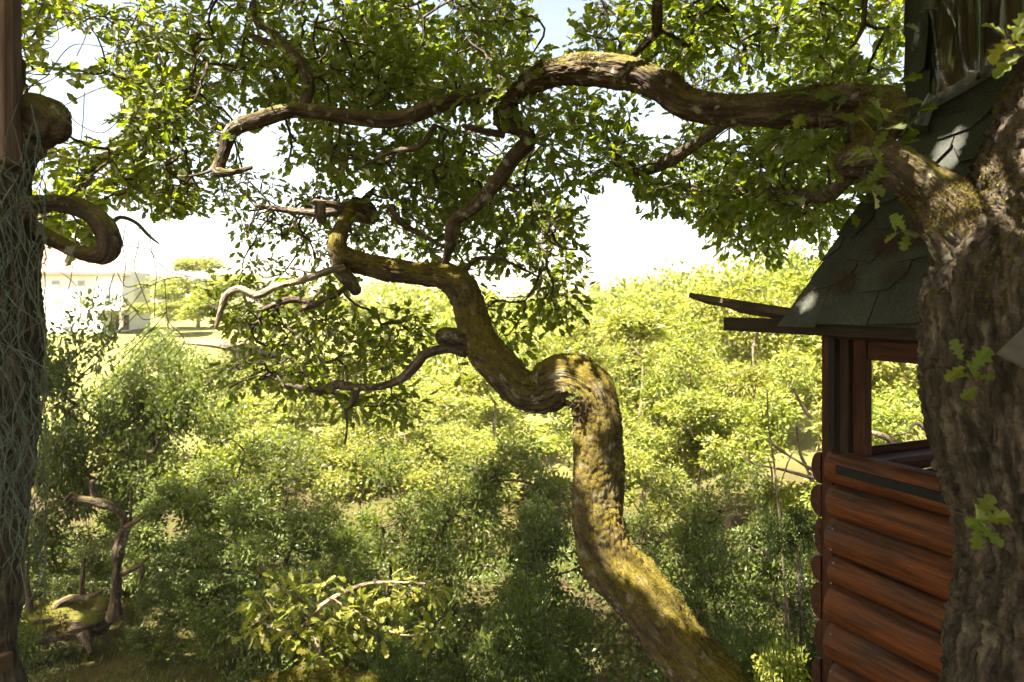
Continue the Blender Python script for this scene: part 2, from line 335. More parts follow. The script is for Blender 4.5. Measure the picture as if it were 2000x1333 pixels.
def ground_mat():
    b = mat("woodland_ground"); g = b.N("NewGeometry")
    n1 = b.N("TexNoise"); n1.inputs["Scale"].default_value = .35; n1.inputs["Detail"].default_value = 8; b.L(g.outputs["Position"], n1.inputs["Vector"])
    n2 = b.N("TexNoise"); n2.inputs["Scale"].default_value = 14; n2.inputs["Detail"].default_value = 6; n2.inputs["Roughness"].default_value = .7; b.L(g.outputs["Position"], n2.inputs["Vector"])
    c = ramp(b, n1.outputs["Fac"], [(.35, (.05, .038, .024)), (.55, (.058, .055, .02)), (.7, (.09, .08, .035))])
    c = mixc(b, .7, c, ramp(b, n2.outputs["Fac"], [(.3, (.45, .45, .45)), (.7, (1.6, 1.5, 1.3))]), 'MULTIPLY')
    # dry grass on the far slope
    sp = b.N("SeparateXYZ"); b.L(g.outputs["Position"], sp.inputs[0])
    mr = b.N("MapRange"); mr.inputs[1].default_value = 24; mr.inputs[2].default_value = 32; b.L(sp.outputs[1], mr.inputs[0])
    c = mixc(b, mr.outputs[0], c, ramp(b, n2.outputs["Fac"], [(.3, (.10, .115, .03)), (.7, (.20, .19, .07))]))
    p = b.N("BsdfPrincipled"); p.inputs["Roughness"].default_value = .95; p.inputs["Specular IOR Level"].default_value = .1; b.L(c, p.inputs["Base Color"])
    bp = b.N("Bump"); bp.inputs["Strength"].default_value = .6; bp.inputs["Distance"].default_value = .05; b.L(n2.outputs["Fac"], bp.inputs["Height"]); b.L(bp.outputs[0], p.inputs["Normal"])
    b.L(p.outputs[0], b.out.inputs[0]); return b.m
def grid_axis(a, b, n, k): # finer near 0
    t = np.linspace(-1, 1, n); s = np.sign(t) * (np.abs(t) ** k); return np.where(s < 0, -s * a, s * b)
gx = grid_axis(-2500, 2500, 171, 3.2); gy = np.concatenate([np.linspace(-60, 0, 13)[:-1], 4500 * np.linspace(0, 1, 180) ** 3.4])
X, Y = np.meshgrid(gx, gy); Z = ground(X, Y); nx = len(gx); ny = len(gy)
i = np.arange(ny - 1)[:, None] * nx; j = np.arange(nx - 1)[None]
Q = np.stack([i + j, i + j + 1, i + nx + j + 1, i + nx + j], 2).reshape(-1, 4)
G = part("ground", np.stack([X, Y, Z], 2).reshape(-1, 3), Q, ground_mat(), None, True)
tag(G, "sloping woodland ground with dry grass and leaf litter", "ground", kind="structure")
# pale path on the far slope
t = np.linspace(0, 1, 24); pxs = -19.5 + 8 * t + .5 * np.sin(t * 5); pys = 40.5 - 2.5 * t
V = np.vstack([np.stack([pxs, pys + o, ground(pxs, pys + o) + .05], 1) for o in (-.7, .7)])
Q = np.array([[k, k + 1, k + 25, k + 24] for k in range(23)])
tag(part("path", V, Q, simple("pale_path", (.12, .095, .065), .95, .2, 6)), "pale dirt path across the sunlit grassy slope", "path", kind="structure")

# ------------------------------------------------------------------ leaves
def tmpl_oak(full=True):
    if full:
        ox = [.02, .15, .08, .25, .12, .32, .15, .22, .10]; oy = [.05, .2, .28, .42, .5, .66, .76, .9, .98]
        my = [0, .25, .5, .75, 1.0]
    else:
        ox = [.04, .23, .10, .31, .13, .19]; oy = [.1, .33, .45, .66, .78, .93]; my = [0, .5, 1.0]
    V = [(0, y, 0) for y in my]; nm = len(my); Fs = []
    for s in (1, -1):
        b0 = len(V)
        V += [(s * x, y, .22 * x + .02 * math.sin(9 * y)) for x, y in zip(ox, oy)]
        chain = list(range(b0, b0 + len(ox)))
        mi = 0
        for k in range(len(ox) - 1):
            while mi < nm - 2 and my[mi + 1] < (oy[k] + oy[k + 1]) / 2 - .06:
                Fs.append((mi, chain[k], mi + 1) if s > 0 else (mi, mi + 1, chain[k])); mi += 1
            Fs.append((mi, chain[k], chain[k + 1]) if s > 0 else (mi, chain[k + 1], chain[k]))
        while mi < nm - 1:
            Fs.append((mi, chain[-1], mi + 1) if s > 0 else (mi, mi + 1, chain[-1])); mi += 1
    V = np.array(V, float); V[:, 2] -= .22 * (V[:, 1] - .35) ** 2
    return V, np.array(Fs)
OAK16 = tmpl_oak(True); OAK8 = tmpl_oak(False)
LEAF4 = (np.array([(0, 0, 0), (.24, .35, .07), (.17, .75, .05), (0, 1, -.08), (-.17, .75, .05), (-.24, .35, .07)], float), np.array([(0, 1, 2), (0, 2, 3), (0, 3, 4), (0, 4, 5)]))
LEAF2 = (np.array([(0, 0, 0), (.34, .5, .1), (0, 1, -.06), (-.34, .5, .1)], float), np.array([(0, 1, 2), (0, 2, 3)]))
def leaves(T, pos, dirn, up, size, rnd):
    V, Fc = T; n = len(pos); d = nrm(dirn); r = nrm(np.cross(d, up)); u = np.cross(r, d)
    A = pos[:, None] + size[:, None, None] * (V[None, :, 0:1] * r[:, None] + V[None, :, 1:2] * d[:, None] + V[None, :, 2:3] * u[:, None])
    FF = (Fc[None] + (np.arange(n) * len(V))[:, None, None]).reshape(-1, 3)
    return A.reshape(-1, 3), FF, np.repeat(rnd, len(V))
def spray_leaves(T, P, D, per, rad, size, rng, flat=.75, droop=.25):
    """P cluster points, D outward direction; per leaves round each"""
    n = len(P); pos = np.repeat(P, per, 0); dd = np.repeat(D, per, 0)
    o = rng.normal(size=(n * per, 3)); o *= (rng.random((n * per, 1)) ** .5) / np.linalg.norm(o, axis=1, keepdims=True)
    o[:, 2] *= .7; pos = pos + o * rad
    dirn = nrm(o) * 1.0 + dd * .6 + rng.normal(size=o.shape) * .35; dirn[:, 2] -= droop
    up = np.array([0, 0, 1.0]) * flat + rng.normal(size=o.shape) * .45
    sz = size * rng.uniform(.65, 1.2, n * per)
    cl = np.repeat(rng.random(n), per); rn = np.clip(.5 * cl + .5 * rng.random(n * per), 0, 1)
    return leaves(T, pos, dirn, up, sz, rn)
def grow(nodes, targets, rng, wob=.12, inter=4):
    """connect targets to the skeleton greedily; returns polylines (points, weights)"""
    n0 = len(nodes); d0 = np.array([np.min(np.sum((nodes - t) ** 2, 1)) for t in targets]); order = np.argsort(d0)
    N = np.zeros((n0 + len(targets) * inter, 3)); N[:n0] = nodes; cnt = n0; par = {}; segs = []
    own = np.full(len(N), -1)
    for k, ti in enumerate(order):
        t = targets[ti]; dd = np.sum((N[:cnt] - t) ** 2, 1); b = int(np.argmin(dd)); p = N[b]; L = math.sqrt(dd[b])
        s = np.linspace(0, 1, inter + 1)[1:, None]; side = rng.normal(size=3) * wob * min(L, .45)
        q = p + (t - p) * s + side * (np.sin(s * np.pi)) + np.array([0, 0, -.06 * L]) * np.sin(s * np.pi)
        N[cnt:cnt + inter] = q; own[cnt:cnt + inter] = k; cnt += inter
        par[k] = own[b]; segs.append(np.vstack([p[None], q]))
    wt = np.ones(len(segs))
    for k in range(len(segs) - 1, -1, -1):
        if par[k] >= 0: wt[par[k]] += wt[k]
    dirs = np.zeros_like(targets)
    for k, ti in enumerate(order): dirs[ti] = segs[k][-1] - segs[k][0]
    return segs, wt, nrm(dirs)
def twig_mesh(segs, wt, r0=.0025, rmax=.03, ns=4):
    ms = []
    for s, w_ in zip(segs, wt):
        r = min(r0 * math.sqrt(w_) * 1.15, rmax); rt = max(r * .6, r0 * .6)
        V, Q, bk, N = tube(s, np.linspace(r, rt, len(s)), ns if w_ < 25 else 7); ms.append((V, Q, bk))
    return merge(ms)

# ------------------------------------------------------------------ the two oaks whose limbs cross the picture
def moss_fur(V, Q, seed, thr, n, hmin=.006, hmax=.016, keep=None):
    rng = np.random.default_rng(seed); A, B_, C_, D_ = V[Q[:, 0]], V[Q[:, 1]], V[Q[:, 2]], V[Q[:, 3]]
    nn = np.cross(C_ - A, D_ - B_); ar = np.linalg.norm(nn, axis=1); nn = nn / np.maximum(ar[:, None], 1e-12)
    ctr = (A + C_) / 2
    pr = ar * np.clip((nn[:, 2] + 1.4 * fbm(ctr * 6, seed, 3) - thr) * 1.5, 0, 1)
    if keep is not None: pr = pr * keep(ctr)
    f = rng.choice(len(Q), n, p=pr / pr.sum()); u = rng.random((n, 1)); v = rng.random((n, 1))
    p = A[f] * (1 - u) * (1 - v) + B_[f] * u * (1 - v) + C_[f] * u * v + D_[f] * (1 - u) * v
    d = nrm(nn[f] + rng.normal(size=(n, 3)) * .55); s = nrm(np.cross(d, rng.normal(size=(n, 3))))
    h = rng.uniform(hmin, hmax, (n, 1)); wd = h * rng.uniform(.10, .22, (n, 1))
    W = np.stack([p - s * wd, p + s * wd, p + d * h], 1).reshape(-1, 3)
    return W, np.arange(3 * n).reshape(-1, 3)

oak_base = np.array([1.72, 2.2, gz(1.72, 2.2)])
oak = thing("oak_tree", "thick rough-barked oak trunk cut off by the right edge, in front of the log cabin", "tree", oak_base)
g_py = HY + (CZ - oak_base[2] + .1) / 2.2 * F
TR = [(2040, g_py, 2.2, 330), (2040, g_py - 330, 2.2, 265), (2045, 2300, 2.2, 235), (2062, 1560, 2.2, 222), (2066, 1333, 2.2, 222), (2078, 1200, 2.2, 214), (2078, 1090, 2.2, 208), (2062, 1000, 2.2, 208),
      (2040, 850, 2.2, 222), (2030, 700, 2.2, 225), (2022, 580, 2.2, 222), (2036, 470, 2.2, 195), (2076, 350, 2.2, 152), (2106, 240, 2.2, 148), (2140, 140, 2.2, 143), (2190, 0, 2.2, 135), (2250, -240, 2.25, 118), (2300, -600, 2.4, 90), (2250, -1000, 2.6, 60)]
TR = [(x + 32 if y > 420 else x + 12, y, d, r_) for x, y, d, r_ in TR]
V, Q, bk, Ct, Rt = limb(TR, 520, 220, .03, 36, .022, 1, stretch=.3)
part("trunk", V, Q, BARK_OAK, oak, True, {"bk": bk})
W, T3 = moss_fur(V, Q, 5, .35, 26000, .004, .014, lambda c: np.clip((c[:, 2] - CZ + .15) * 3, 0, 1) * (c[:, 0] < 1.9) + .02)
part("moss", W, T3, M_MOSS, oak, kind="stuff")
LB = [(2010, 620, 2.25, 125), (1950, 525, 2.24, 100), (1885, 450, 2.25, 68), (1818, 376, 2.3, 52), (1752, 328, 2.35, 47), (1700, 302, 2.4, 46), (1700, 262, 2.48, 44), (1716, 225, 2.54, 46), (1670, 206, 2.6, 43), (1600, 209, 2.66, 41), (1530, 214, 2.75, 38),
      (1430, 216, 2.95, 35), (1345, 204, 3.1, 38), (1290, 168, 3.2, 37), (1220, 142, 3.35, 35), (1130, 136, 3.5, 32), (1060, 150, 3.6, 29), (1012, 182, 3.7, 26), (985, 212, 3.75, 22)]
LB = [(x, y, d, q * (.83 if x < 1690 and y < 240 else 1)) for x, y, d, q in LB]
V, Q, bk, Cl, Rl = limb(LB, 430, 100, .010, 48, .018, 2)
part("limb", V, Q, BARK_LIMB, oak, True, {"bk": bk})
W, T3 = moss_fur(V, Q, 6, .55, 30000, .004, .013); part("moss", W, T3, M_MOSS, oak, kind="stuff")
V, Q, bk, c_, r_ = limb([(1690, 214, 2.58, 40), (1722, 207, 2.56, 42), (1742, 206, 2.55, 36)], 30, 60, .007, 42, .012, 3); part("knot", V, Q, BARK_LIMB, oak, True, {"bk": bk})
V, Q, bk, c_, r_ = limb([(1720, 300, 2.4, 44), (1680, 312, 2.38, 42), (1662, 316, 2.37, 34)], 30, 60, .009, 42, .014, 4); part("knot", V, Q, BARK_LIMB, oak, True, {"bk": bk})
sk_oak = [Cl, Ct[-120:]]
OAKB = [
 [(1000, 195, 3.72, 22), (920, 188, 3.75, 21), (870, 200, 3.8, 20), (780, 232, 3.9, 19), (700, 231, 3.95, 18), (580, 216, 4.0, 17), (510, 233, 4.05, 18), (455, 255, 4.1, 17), (437, 300, 4.1, 15), (426, 333, 4.1, 15), (450, 338, 4.05, 10), (490, 328, 4.0, 6)],
 [(985, 205, 3.75, 24), (985, 240, 3.78, 18), (1015, 252, 3.8, 14), (1032, 275, 3.8, 15), (1003, 308, 3.8, 14), (975, 350, 3.85, 13), (930, 400, 3.9, 12), (886, 434, 3.95, 11), (878, 480, 4.0, 9), (868, 515, 4.05, 6)],
 [(588, 215, 4.0, 12), (605, 170, 4.05, 11), (590, 130, 4.1, 12), (560, 95, 4.2, 10), (520, 82, 4.3, 7), (480, 65, 4.4, 4)],
 [(560, 95, 4.2, 8), (540, 70, 4.25, 8), (500, 40, 4.3, 6), (495, -20, 4.4, 5)],
 [(985, 262, 3.78, 11), (950, 258, 3.75, 8), (905, 246, 3.7, 5)],
 [(850, 245, 3.85, 7), (820, 285, 3.8, 6), (760, 300, 3.8, 4), (700, 330, 3.8, 2)],
 [(1290, -160, 3.8, 14), (1284, 0, 3.9, 11), (1282, 58, 4.0, 10), (1262, 85, 4.0, 7), (1236, 110, 4.05, 5)],
 [(1282, 55, 4.0, 8), (1315, 72, 4.05, 6), (1346, 90, 4.1, 5), (1352, 60, 4.1, 3), (1365, 30, 4.1, 2)],
 [(1690, -120, 3.6, 9), (1688, 30, 3.6, 5), (1675, 75, 3.6, 4), (1660, 95, 3.6, 2)],
 [(1420, 240, 3.0, 10), (1330, 300, 3.8, 14), (1270, 330, 4.6, 13), (1225, 332, 5, 10), (1203, 310, 5.1, 9), (1200, 285, 5.1, 7)],
 [(1680, 330, 2.6, 12), (1600, 385, 3.4, 14), (1500, 375, 4.2, 13), (1380, 375, 4.8, 9), (1300, 360, 5.2, 5)],
 [(2250, -240, 2.3, 60), (1950, -420, 3.2, 40), (1600, -420, 4.4, 30), (1290, -160, 3.8, 14)],
 [(1600, -420, 4.4, 26), (1200, -330, 5.2, 22), (800, -180, 5.4, 16), (560, -80, 5.2, 9)],
]
OAKB[0] = [(x, y, d, q * .82) for x, y, d, q in OAKB[0]]
for k, p in enumerate(OAKB):
    V, Q, bk, c_, r_ = limb(p, 18 * len(p), 18 if p[0][3] < 16 else 32, .003, 60, .006, 20 + k)
    part("branch", V, Q, BARK_THIN if p[0][3] < 18 else BARK_LIMB, oak, True, {"bk": bk}); sk_oak.append(c_[::3])

lean_base = np.array([2.4, 3.1, gz(2.4, 3.1)])
lean = thing("leaning_oak", "mossy S-shaped oak trunk snaking up across the middle of the view", "tree", lean_base)
gy2 = HY + (CZ - lean_base[2] + .1) / 3.1 * F
SL = [(2040, gy2, 3.1, 90), (1990, gy2 - 300, 3.1, 78), (1780, 1900, 3.2, 70), (1560, 1530, 3.3, 64), (1470, 1425, 3.35, 62), (1393, 1335, 3.4, 61), (1326, 1262, 3.45, 59), (1256, 1172, 3.5, 56), (1207, 1110, 3.55, 53), (1177, 1050, 3.6, 50), (1164, 990, 3.65, 49), (1167, 930, 3.68, 49),
      (1172, 870, 3.7, 49), (1172, 820, 3.72, 47), (1155, 770, 3.75, 45), (1108, 744, 3.8, 44), (1058, 764, 3.85, 43), (1020, 758, 3.88, 40), (985, 722, 3.9, 38), (953, 688, 3.95, 37), (930, 650, 4.0, 34), (916, 600, 4.03, 29), (902, 562, 4.05, 27), (872, 541, 4.08, 26),
      (835, 537, 4.1, 24), (780, 529, 4.15, 22), (720, 516, 4.2, 20), (682, 505, 4.2, 20), (660, 488, 4.2, 18), (664, 455, 4.25, 15), (678, 428, 4.3, 13), (686, 405, 4.35, 11), (710, 392, 4.5, 8), (730, 372, 4.6, 5)]
V, Q, bk, Cs, Rs = limb(SL, 660, 108, .016, 44, .03, 7)
part("trunk", V, Q, BARK_LEAN, lean, True, {"bk": bk})
W, T3 = moss_fur(V, Q, 9, -.2, 62000, .004, .013); part("moss", W, T3, M_MOSS, lean, kind="stuff")
V, Q, bk, c_, r_ = limb([(915, 668, 4.0, 30), (885, 662, 3.98, 25), (866, 656, 3.96, 20)], 40, 60, .008, 40, .02, 8); part("knot", V, Q, BARK_LIMB, lean, True, {"bk": bk})
V, Q, bk, c_, r_ = limb([(662, 495, 4.2, 18), (668, 530, 4.15, 17), (685, 552, 4.1, 14), (696, 568, 4.08, 11)], 40, 50, .006, 40, .01, 8); part("knot", V, Q, BARK_LIMB, lean, True, {"bk": bk})
sk_lean = [Cs[220:]]
LEANB = [
 [(672, 522, 4.1, 6), (640, 530, 4.05, 7), (590, 548, 4.0, 7), (540, 560, 4.0, 7), (503, 577, 4.0, 7), (468, 565, 4.0, 6), (442, 578, 4.0, 6), (432, 605, 4.0, 5), (422, 640, 4.0, 3)],
 [(905, 684, 3.95, 10), (870, 682, 3.95, 8), (832, 692, 3.95, 9), (808, 718, 3.95, 10), (778, 744, 3.95, 9), (735, 756, 3.95, 8), (690, 756, 3.95, 9), (655, 752, 3.95, 10), (620, 762, 3.95, 6), (560, 752, 4.0, 3)],
 [(697, 758, 3.95, 8), (690, 785, 3.95, 7), (676, 800, 3.95, 4), (678, 830, 3.95, 2), (674, 868, 3.95, 1.5)],
 [(686, 408, 4.35, 9), (650, 400, 4.3, 8), (615, 394, 4.25, 7)],
 [(690, 400, 4.4, 9), (640, 416, 4.4, 9), (570, 412, 4.45, 8), (500, 402, 4.5, 4)],
 [(625, 395, 4.25, 9), (626, 420, 4.25, 9), (632, 432, 4.25, 6)],
 [(690, 398, 4.4, 14), (715, 415, 4.5, 22), (730, 425, 4.5, 14)],
 [(686, 552, 4.1, 6), (650, 580, 4.1, 6), (600, 600, 4.15, 6), (575, 610, 4.15, 4)],
 [(620, 595, 4.15, 6), (580, 585, 4.2, 7), (550, 590, 4.2, 6), (515, 605, 4.25, 3)],
 [(895, 555, 4.05, 6), (925, 510, 4.1, 6), (970, 505, 4.15, 4), (1010, 520, 4.2, 3), (1050, 540, 4.2, 2)],
 [(760, 405, 4.2, 5), (790, 440, 4.2, 6), (840, 468, 4.2, 5), (880, 490, 4.1, 4)],
]
for k, p in enumerate(LEANB):
    V, Q, bk, c_, r_ = limb(p, 16 * len(p), 18, .002, 70, .005, 50 + k)
    part("branch", V, Q, BARK_PALE if k == 0 else BARK_THIN, lean, True, {"bk": bk}); sk_lean.append(c_[::3])

# canopy: sprays of leaves spread through space, (cx, cy, rx, ry, near, far, count)
GAPS = [(1185, 460, 50, 110), (1300, 480, 95, 70), (1420, 545, 90, 40), (340, 470, 80, 36), (150, 95, 75, 40), (190, 200, 60, 40), (505, 295, 42, 42), (590, 340, 30, 22), (1078, 40, 34, 62), (1290, 245, 55, 26), (1415, 262, 40, 14),
        (200, 255, 50, 22), (300, 480, 60, 40), (1010, 560, 45, 22), (560, 480, 22, 14), (1560, 490, 34, 24), (380, 440, 40, 26), (1210, 400, 40, 60), (720, 580, 60, 16), (960, 300, 18, 12), (1690, 90, 22, 40), (860, 20, 26, 14), (420, 150, 18, 14), (110, 170, 36, 24), (1100, 590, 10, 10), (880, 610, 40, 60), (230, 430, 60, 30)]
def in_gap(px, py, pad=1.0):
    r = np.zeros(len(px), bool)
    for g in GAPS: r |= ((px - g[0]) / (g[2] * pad)) ** 2 + ((py - g[1]) / (g[3] * pad)) ** 2 < 1
    return r
def sample(regs, rng):
    out = []
    for cx, cy, rx, ry, d0, d1, n in regs:
        n = int(n * 1.4); a = rng.random(n) * 2 * np.pi; r = np.sqrt(rng.random(n)); px = cx + rx * r * np.cos(a); py = cy + ry * r * np.sin(a); d = rng.uniform(d0, d1, n)
        k = ~in_gap(px, py, 1.0); out.append(np.stack([HX * 0 + (px[k] - HX) / F * d[k], d[k], CZ - (py[k] - HY) / F * d[k]], 1))
    return np.vstack(out)
def cull_gap(V, Fc, rn, nv, pad=.8):
    c = V.reshape(-1, nv, 3).mean(1); px = HX + F * c[:, 0] / c[:, 1]; py = HY - F * (c[:, 2] - CZ) / c[:, 1]
    k = ~((c[:, 1] > .3) & in_gap(px, py, pad)); nf = len(Fc) // len(c)
    Vn = V.reshape(-1, nv, 3)[k].reshape(-1, 3); base = Fc[:nf]; n = int(k.sum())
    return Vn, (base[None] + (np.arange(n) * nv)[:, None, None]).reshape(-1, 3), rn.reshape(-1, nv)[k].ravel()
R_OAK = [(600, 80, 330, 120, 4.2, 7.5, 210), (330, 130, 110, 110, 4.2, 7, 55), (380, 290, 110, 120, 4, 6, 75), (860, 90, 220, 110, 4, 7.5, 140), (1000, 70, 60, 100, 4, 6.5, 36), (960, 170, 90, 40, 3.4, 4.5, 24),
         (1250, 55, 150, 80, 4, 7.5, 75), (1480, 90, 200, 130, 4, 8, 150), (1680, 90, 100, 150, 3.6, 7, 75), (1150, 270, 110, 90, 4, 7, 60), (1080, 230, 70, 60, 3.6, 6, 24), (1400, 320, 210, 90, 3.8, 7.5, 105), (1560, 320, 150, 110, 3.2, 6.5, 80),
         (1340, 400, 110, 55, 4.5, 7, 40), (1480, 430, 100, 60, 4.2, 7, 38), (1590, 430, 70, 60, 4, 7, 26), (1500, 490, 22, 28, 5, 6, 5), (1235, 440, 18, 26, 5, 6, 4), (780, 290, 170, 70, 4, 7, 60), (640, 300, 110, 60, 4, 7, 28), (900, 330, 130, 90, 4, 7, 60), (720, 160, 250, 60, 3.9, 6, 60),
         (560, 170, 220, 60, 4, 6, 50), (1020, 370, 100, 80, 4, 6.5, 45), (1650, 240, 80, 70, 2.5, 3.3, 9)]
R_LEAN = [(1010, 450, 110, 80, 4, 6.5, 55), (1090, 500, 50, 90, 4.2, 6, 26), (1065, 570, 45, 40, 4.2, 5.2, 12), (1115, 610, 34, 36, 4.2, 5, 9), (780, 440, 140, 60, 4, 6.5, 50), (600, 440, 130, 50, 4.2, 6.5, 42), (530, 380, 140, 50, 4.2, 6.5, 42), (560, 500, 100, 40, 4.2, 6.5, 22),
          (480, 590, 80, 50, 4, 5.5, 18), (550, 620, 110, 40, 4, 5.5, 26), (620, 560, 60, 50, 4, 5.5, 14), (620, 700, 170, 80, 3.9, 5.5, 55), (700, 650, 90, 80, 3.9, 5.3, 28), (815, 640, 50, 50, 4, 5, 10), (510, 735, 100, 40, 3.9, 5.3, 18), (700, 790, 110, 40, 3.9, 5, 18), (960, 600, 30, 40, 4.2, 5, 5), (900, 480, 90, 50, 4.1, 6, 22), (860, 380, 120, 60, 4.2, 6, 30), (1000, 660, 40, 40, 4.3, 5, 5)]
# openings cut in the leaves along sun rays to place the sun patches
HOLES = [(1158, 765, 3.7, .13), (1150, 815, 3.7, .11), (1140, 935, 3.6, .06), (1170, 910, 3.6, .05), (1225, 1065, 3.5, .13), (1200, 1020, 3.5, .06), (1320, 1190, 3.4, .09), (1825, 365, 2.2, .12), (1865, 420, 2.2, .08), (1975, 180, 2.1, .12), (1945, 250, 2.1, .10), (1270, 150, 3.2, .09), (1310, 175, 3.2, .05), (1850, 285, 3.3, .10), (1810, 300, 3.3, .05), (1900, 240, 3.1, .05), (1580, 590, 3.7, .07),
         (620, 1240, 4.5, .22), (540, 1200, 4.5, .2), (770, 1150, 4.6, .2), (700, 1180, 4.6, .15), (1540, 1290, 4.6, .35), (180, 975, 8.5, .16), (130, 1195, 9, .2), (1970, 70, 1.9, .12), (1880, 720, 1.85, .05), (820, 520, 4.1, .06), (760, 525, 4.1, .05), (880, 545, 4.05, .06), (915, 600, 4.05, .05), (520, 570, 4, .2), (470, 570, 4, .15), (400, 1130, 7.6, .25), (120, 470, 2.5, .12), (100, 460, 2.5, .06), (700, 900, 10, .5), (1400, 1000, 8, .5), (900, 950, 9, .3), (300, 700, 9, .6), (1660, 900, 3.5, .03),
         (600, 690, 4.7, .4), (700, 660, 4.5, .25), (520, 620, 4.7, .3), (1080, 520, 5, .35), (1010, 420, 5.2, .25), (800, 440, 5, .3), (1400, 380, 5.5, .35), (1520, 420, 5.5, .3), (380, 290, 5, .25), (1500, 80, 6, .3), (700, 60, 6, .25), (1250, 50, 6, .25), (1130, 620, 4.6, .2)]
hr = np.random.default_rng(808)
HOLES = [(a_, b_, c_, r_ * (1.35 if k_ < 8 else 1)) for k_, (a_, b_, c_, r_) in enumerate(HOLES)]
HOLES += [(hr.uniform(80, 1600), hr.uniform(850, 1320), hr.uniform(6, 10), hr.uniform(.10, .26)) for _ in range(46)]
def unshaded(c):
    k = np.ones(len(c), bool)
    for px, py, d, r in HOLES:
        p = at(px, py, d); v = c - p; t = v @ SUN; k &= ~((t > .5) & (np.linalg.norm(v - t[:, None] * SUN, axis=1) < r))
    return k
def crown(root, regs, sk, seed, extra=None, per=15, size=.080, rad=.18, name="crown", m=LEAF_OAK, T=OAK8, cull=True):
    rng = np.random.default_rng(seed); tg = sample(regs, rng) if regs else np.zeros((0, 3))
    if extra is not None: tg = np.vstack([tg, extra])
    segs, wt, D = grow(np.vstack(sk), tg, rng, inter=4 if extra is None else 2)
    V, Q, bk = twig_mesh(segs, wt, .0025, .010 if cull else .03, 4 if extra is None else 3); part("twigs", V, Q, BARK_THIN, root, True, {"bk": bk}, "stuff")
    V, Fc, rn = spray_leaves(T, tg, D, per, rad, size, rng)
    if cull: V, Fc, rn = cull_gap(V, Fc, rn, len(T[0]))
    nv = len(T[0]); nf = len(T[1]); k = unshaded(V.reshape(-1, nv, 3).mean(1)) if root is oak or root is lean else np.ones(len(V) // nv, bool)
    if extra is not None:   # the overhead leaves stay above the view
        c = V.reshape(-1, nv, 3).mean(1); k &= ~((c[:, 1] > 0) & (HY - F * (c[:, 2] - CZ) / np.maximum(c[:, 1], .05) > -70))
    V = V.reshape(-1, nv, 3)[k].reshape(-1, 3); rn = rn.reshape(-1, nv)[k].ravel(); Fc = (T[1][None] + (np.arange(int(k.sum())) * nv)[:, None, None]).reshape(-1, 3)
    part(name, V, Fc, m, root, False, {"rnd": rn}, "stuff")
    return tg
crown(oak, R_OAK, sk_oak, 101)
crown(lean, R_LEAN, sk_lean, 102, rad=.16, per=12, size=.068)
# the oak's unseen crown round the view, with added clumps shading near things
rng = np.random.default_rng(77)
E = np.stack([rng.uniform(-10.5, 7, 4200), rng.uniform(-7, 7.5, 4200), CZ + rng.uniform(2.6, 5.8, 4200)], 1)
pyE = np.where(E[:, 1] > .2, HY - F * (E[:, 2] - CZ) / np.maximum(E[:, 1], .2), -9999)
E = E[(pyE < -70) & (fbm(E * .6, 5, 2) > -.45)]
shade = [at(1170, 900, 3.6), at(1250, 1150, 3.5), at(1380, 1330, 3.4), at(1100, 750, 3.8), at(950, 650, 4), at(1740, 1000, 3.3), at(1700, 1200, 3.4), at(1650, 900, 3.6), at(1750, 1350, 3.2), at(1950, 800, 2.1), at(1950, 1150, 2.1), at(1900, 560, 2.1), at(1700, 480, 3.4), at(1750, 600, 3.2), at(1560, 215, 2.7), at(1870, 120, 3.2), at(900, 1200, 6), at(500, 1150, 6.5), at(1050, 1150, 5.5), at(300, 1200, 7.5), at(200, 1000, 7.5), at(0, 700, 2.4), at(0, 1000, 2.4), at(1400, 1150, 6.5), at(700, 1050, 8), at(1000, 950, 9), at(500, 950, 9), at(200, 800, 8.5), at(1250, 1000, 9), at(200, 750, 12), at(300, 850, 12), at(60, 800, 11), at(380, 950, 10.5), at(120, 950, 10.5), at(250, 1150, 9), at(300, 1280, 8.8), at(150, 1300, 8.6), at(220, 1060, 8.7)]
E2 = np.vstack([p + SUN * rng.uniform(2.2 if p[1] < 5 else 6.0, 6.5 if p[1] < 5 else 10, (60, 1)) + rng.normal(0, .34, (60, 3)) for p in shade])  # extra unseen leaf clumps added up-sun to shade the listed spots
E2 = E2[np.where(E2[:, 1] > .2, HY - F * (E2[:, 2] - CZ) / np.maximum(E2[:, 1], .2), -9999) < -70]; E2[:, 2] = np.minimum(E2[:, 2], CZ + 6.4); E = np.vstack([E, E2])
sk_far = [np.vstack([Ct[-45:]] + [c for c in sk_oak[-2:]]), catmull([[1.9, 2.2, CZ + 1.5], [0.5, 0, CZ + 3.4], [-2, -1, CZ + 4], [-5, 0, CZ + 4.4]], 40), catmull([[1.9, 2.2, CZ + 1.5], [3.5, 1, CZ + 3.6], [5, -2, CZ + 4.4]], 30), catmull([[.6, 5, CZ + 2.6], [-2, 7, CZ + 3.8], [-5, 6, CZ + 4.2]], 30)]
for k in (1, 2):
    V, Q, bk, c_, r_ = limb((sk_far[k], np.linspace(.11, .03, len(sk_far[k]))), 80, 24, .004, 45, .01, 90 + k); part("branch", V, Q, BARK_LIMB, oak, True, {"bk": bk})
crown(oak, None, sk_far, 103, E, 27, .14, .36, "crown", LEAF_OAK, LEAF2, False)

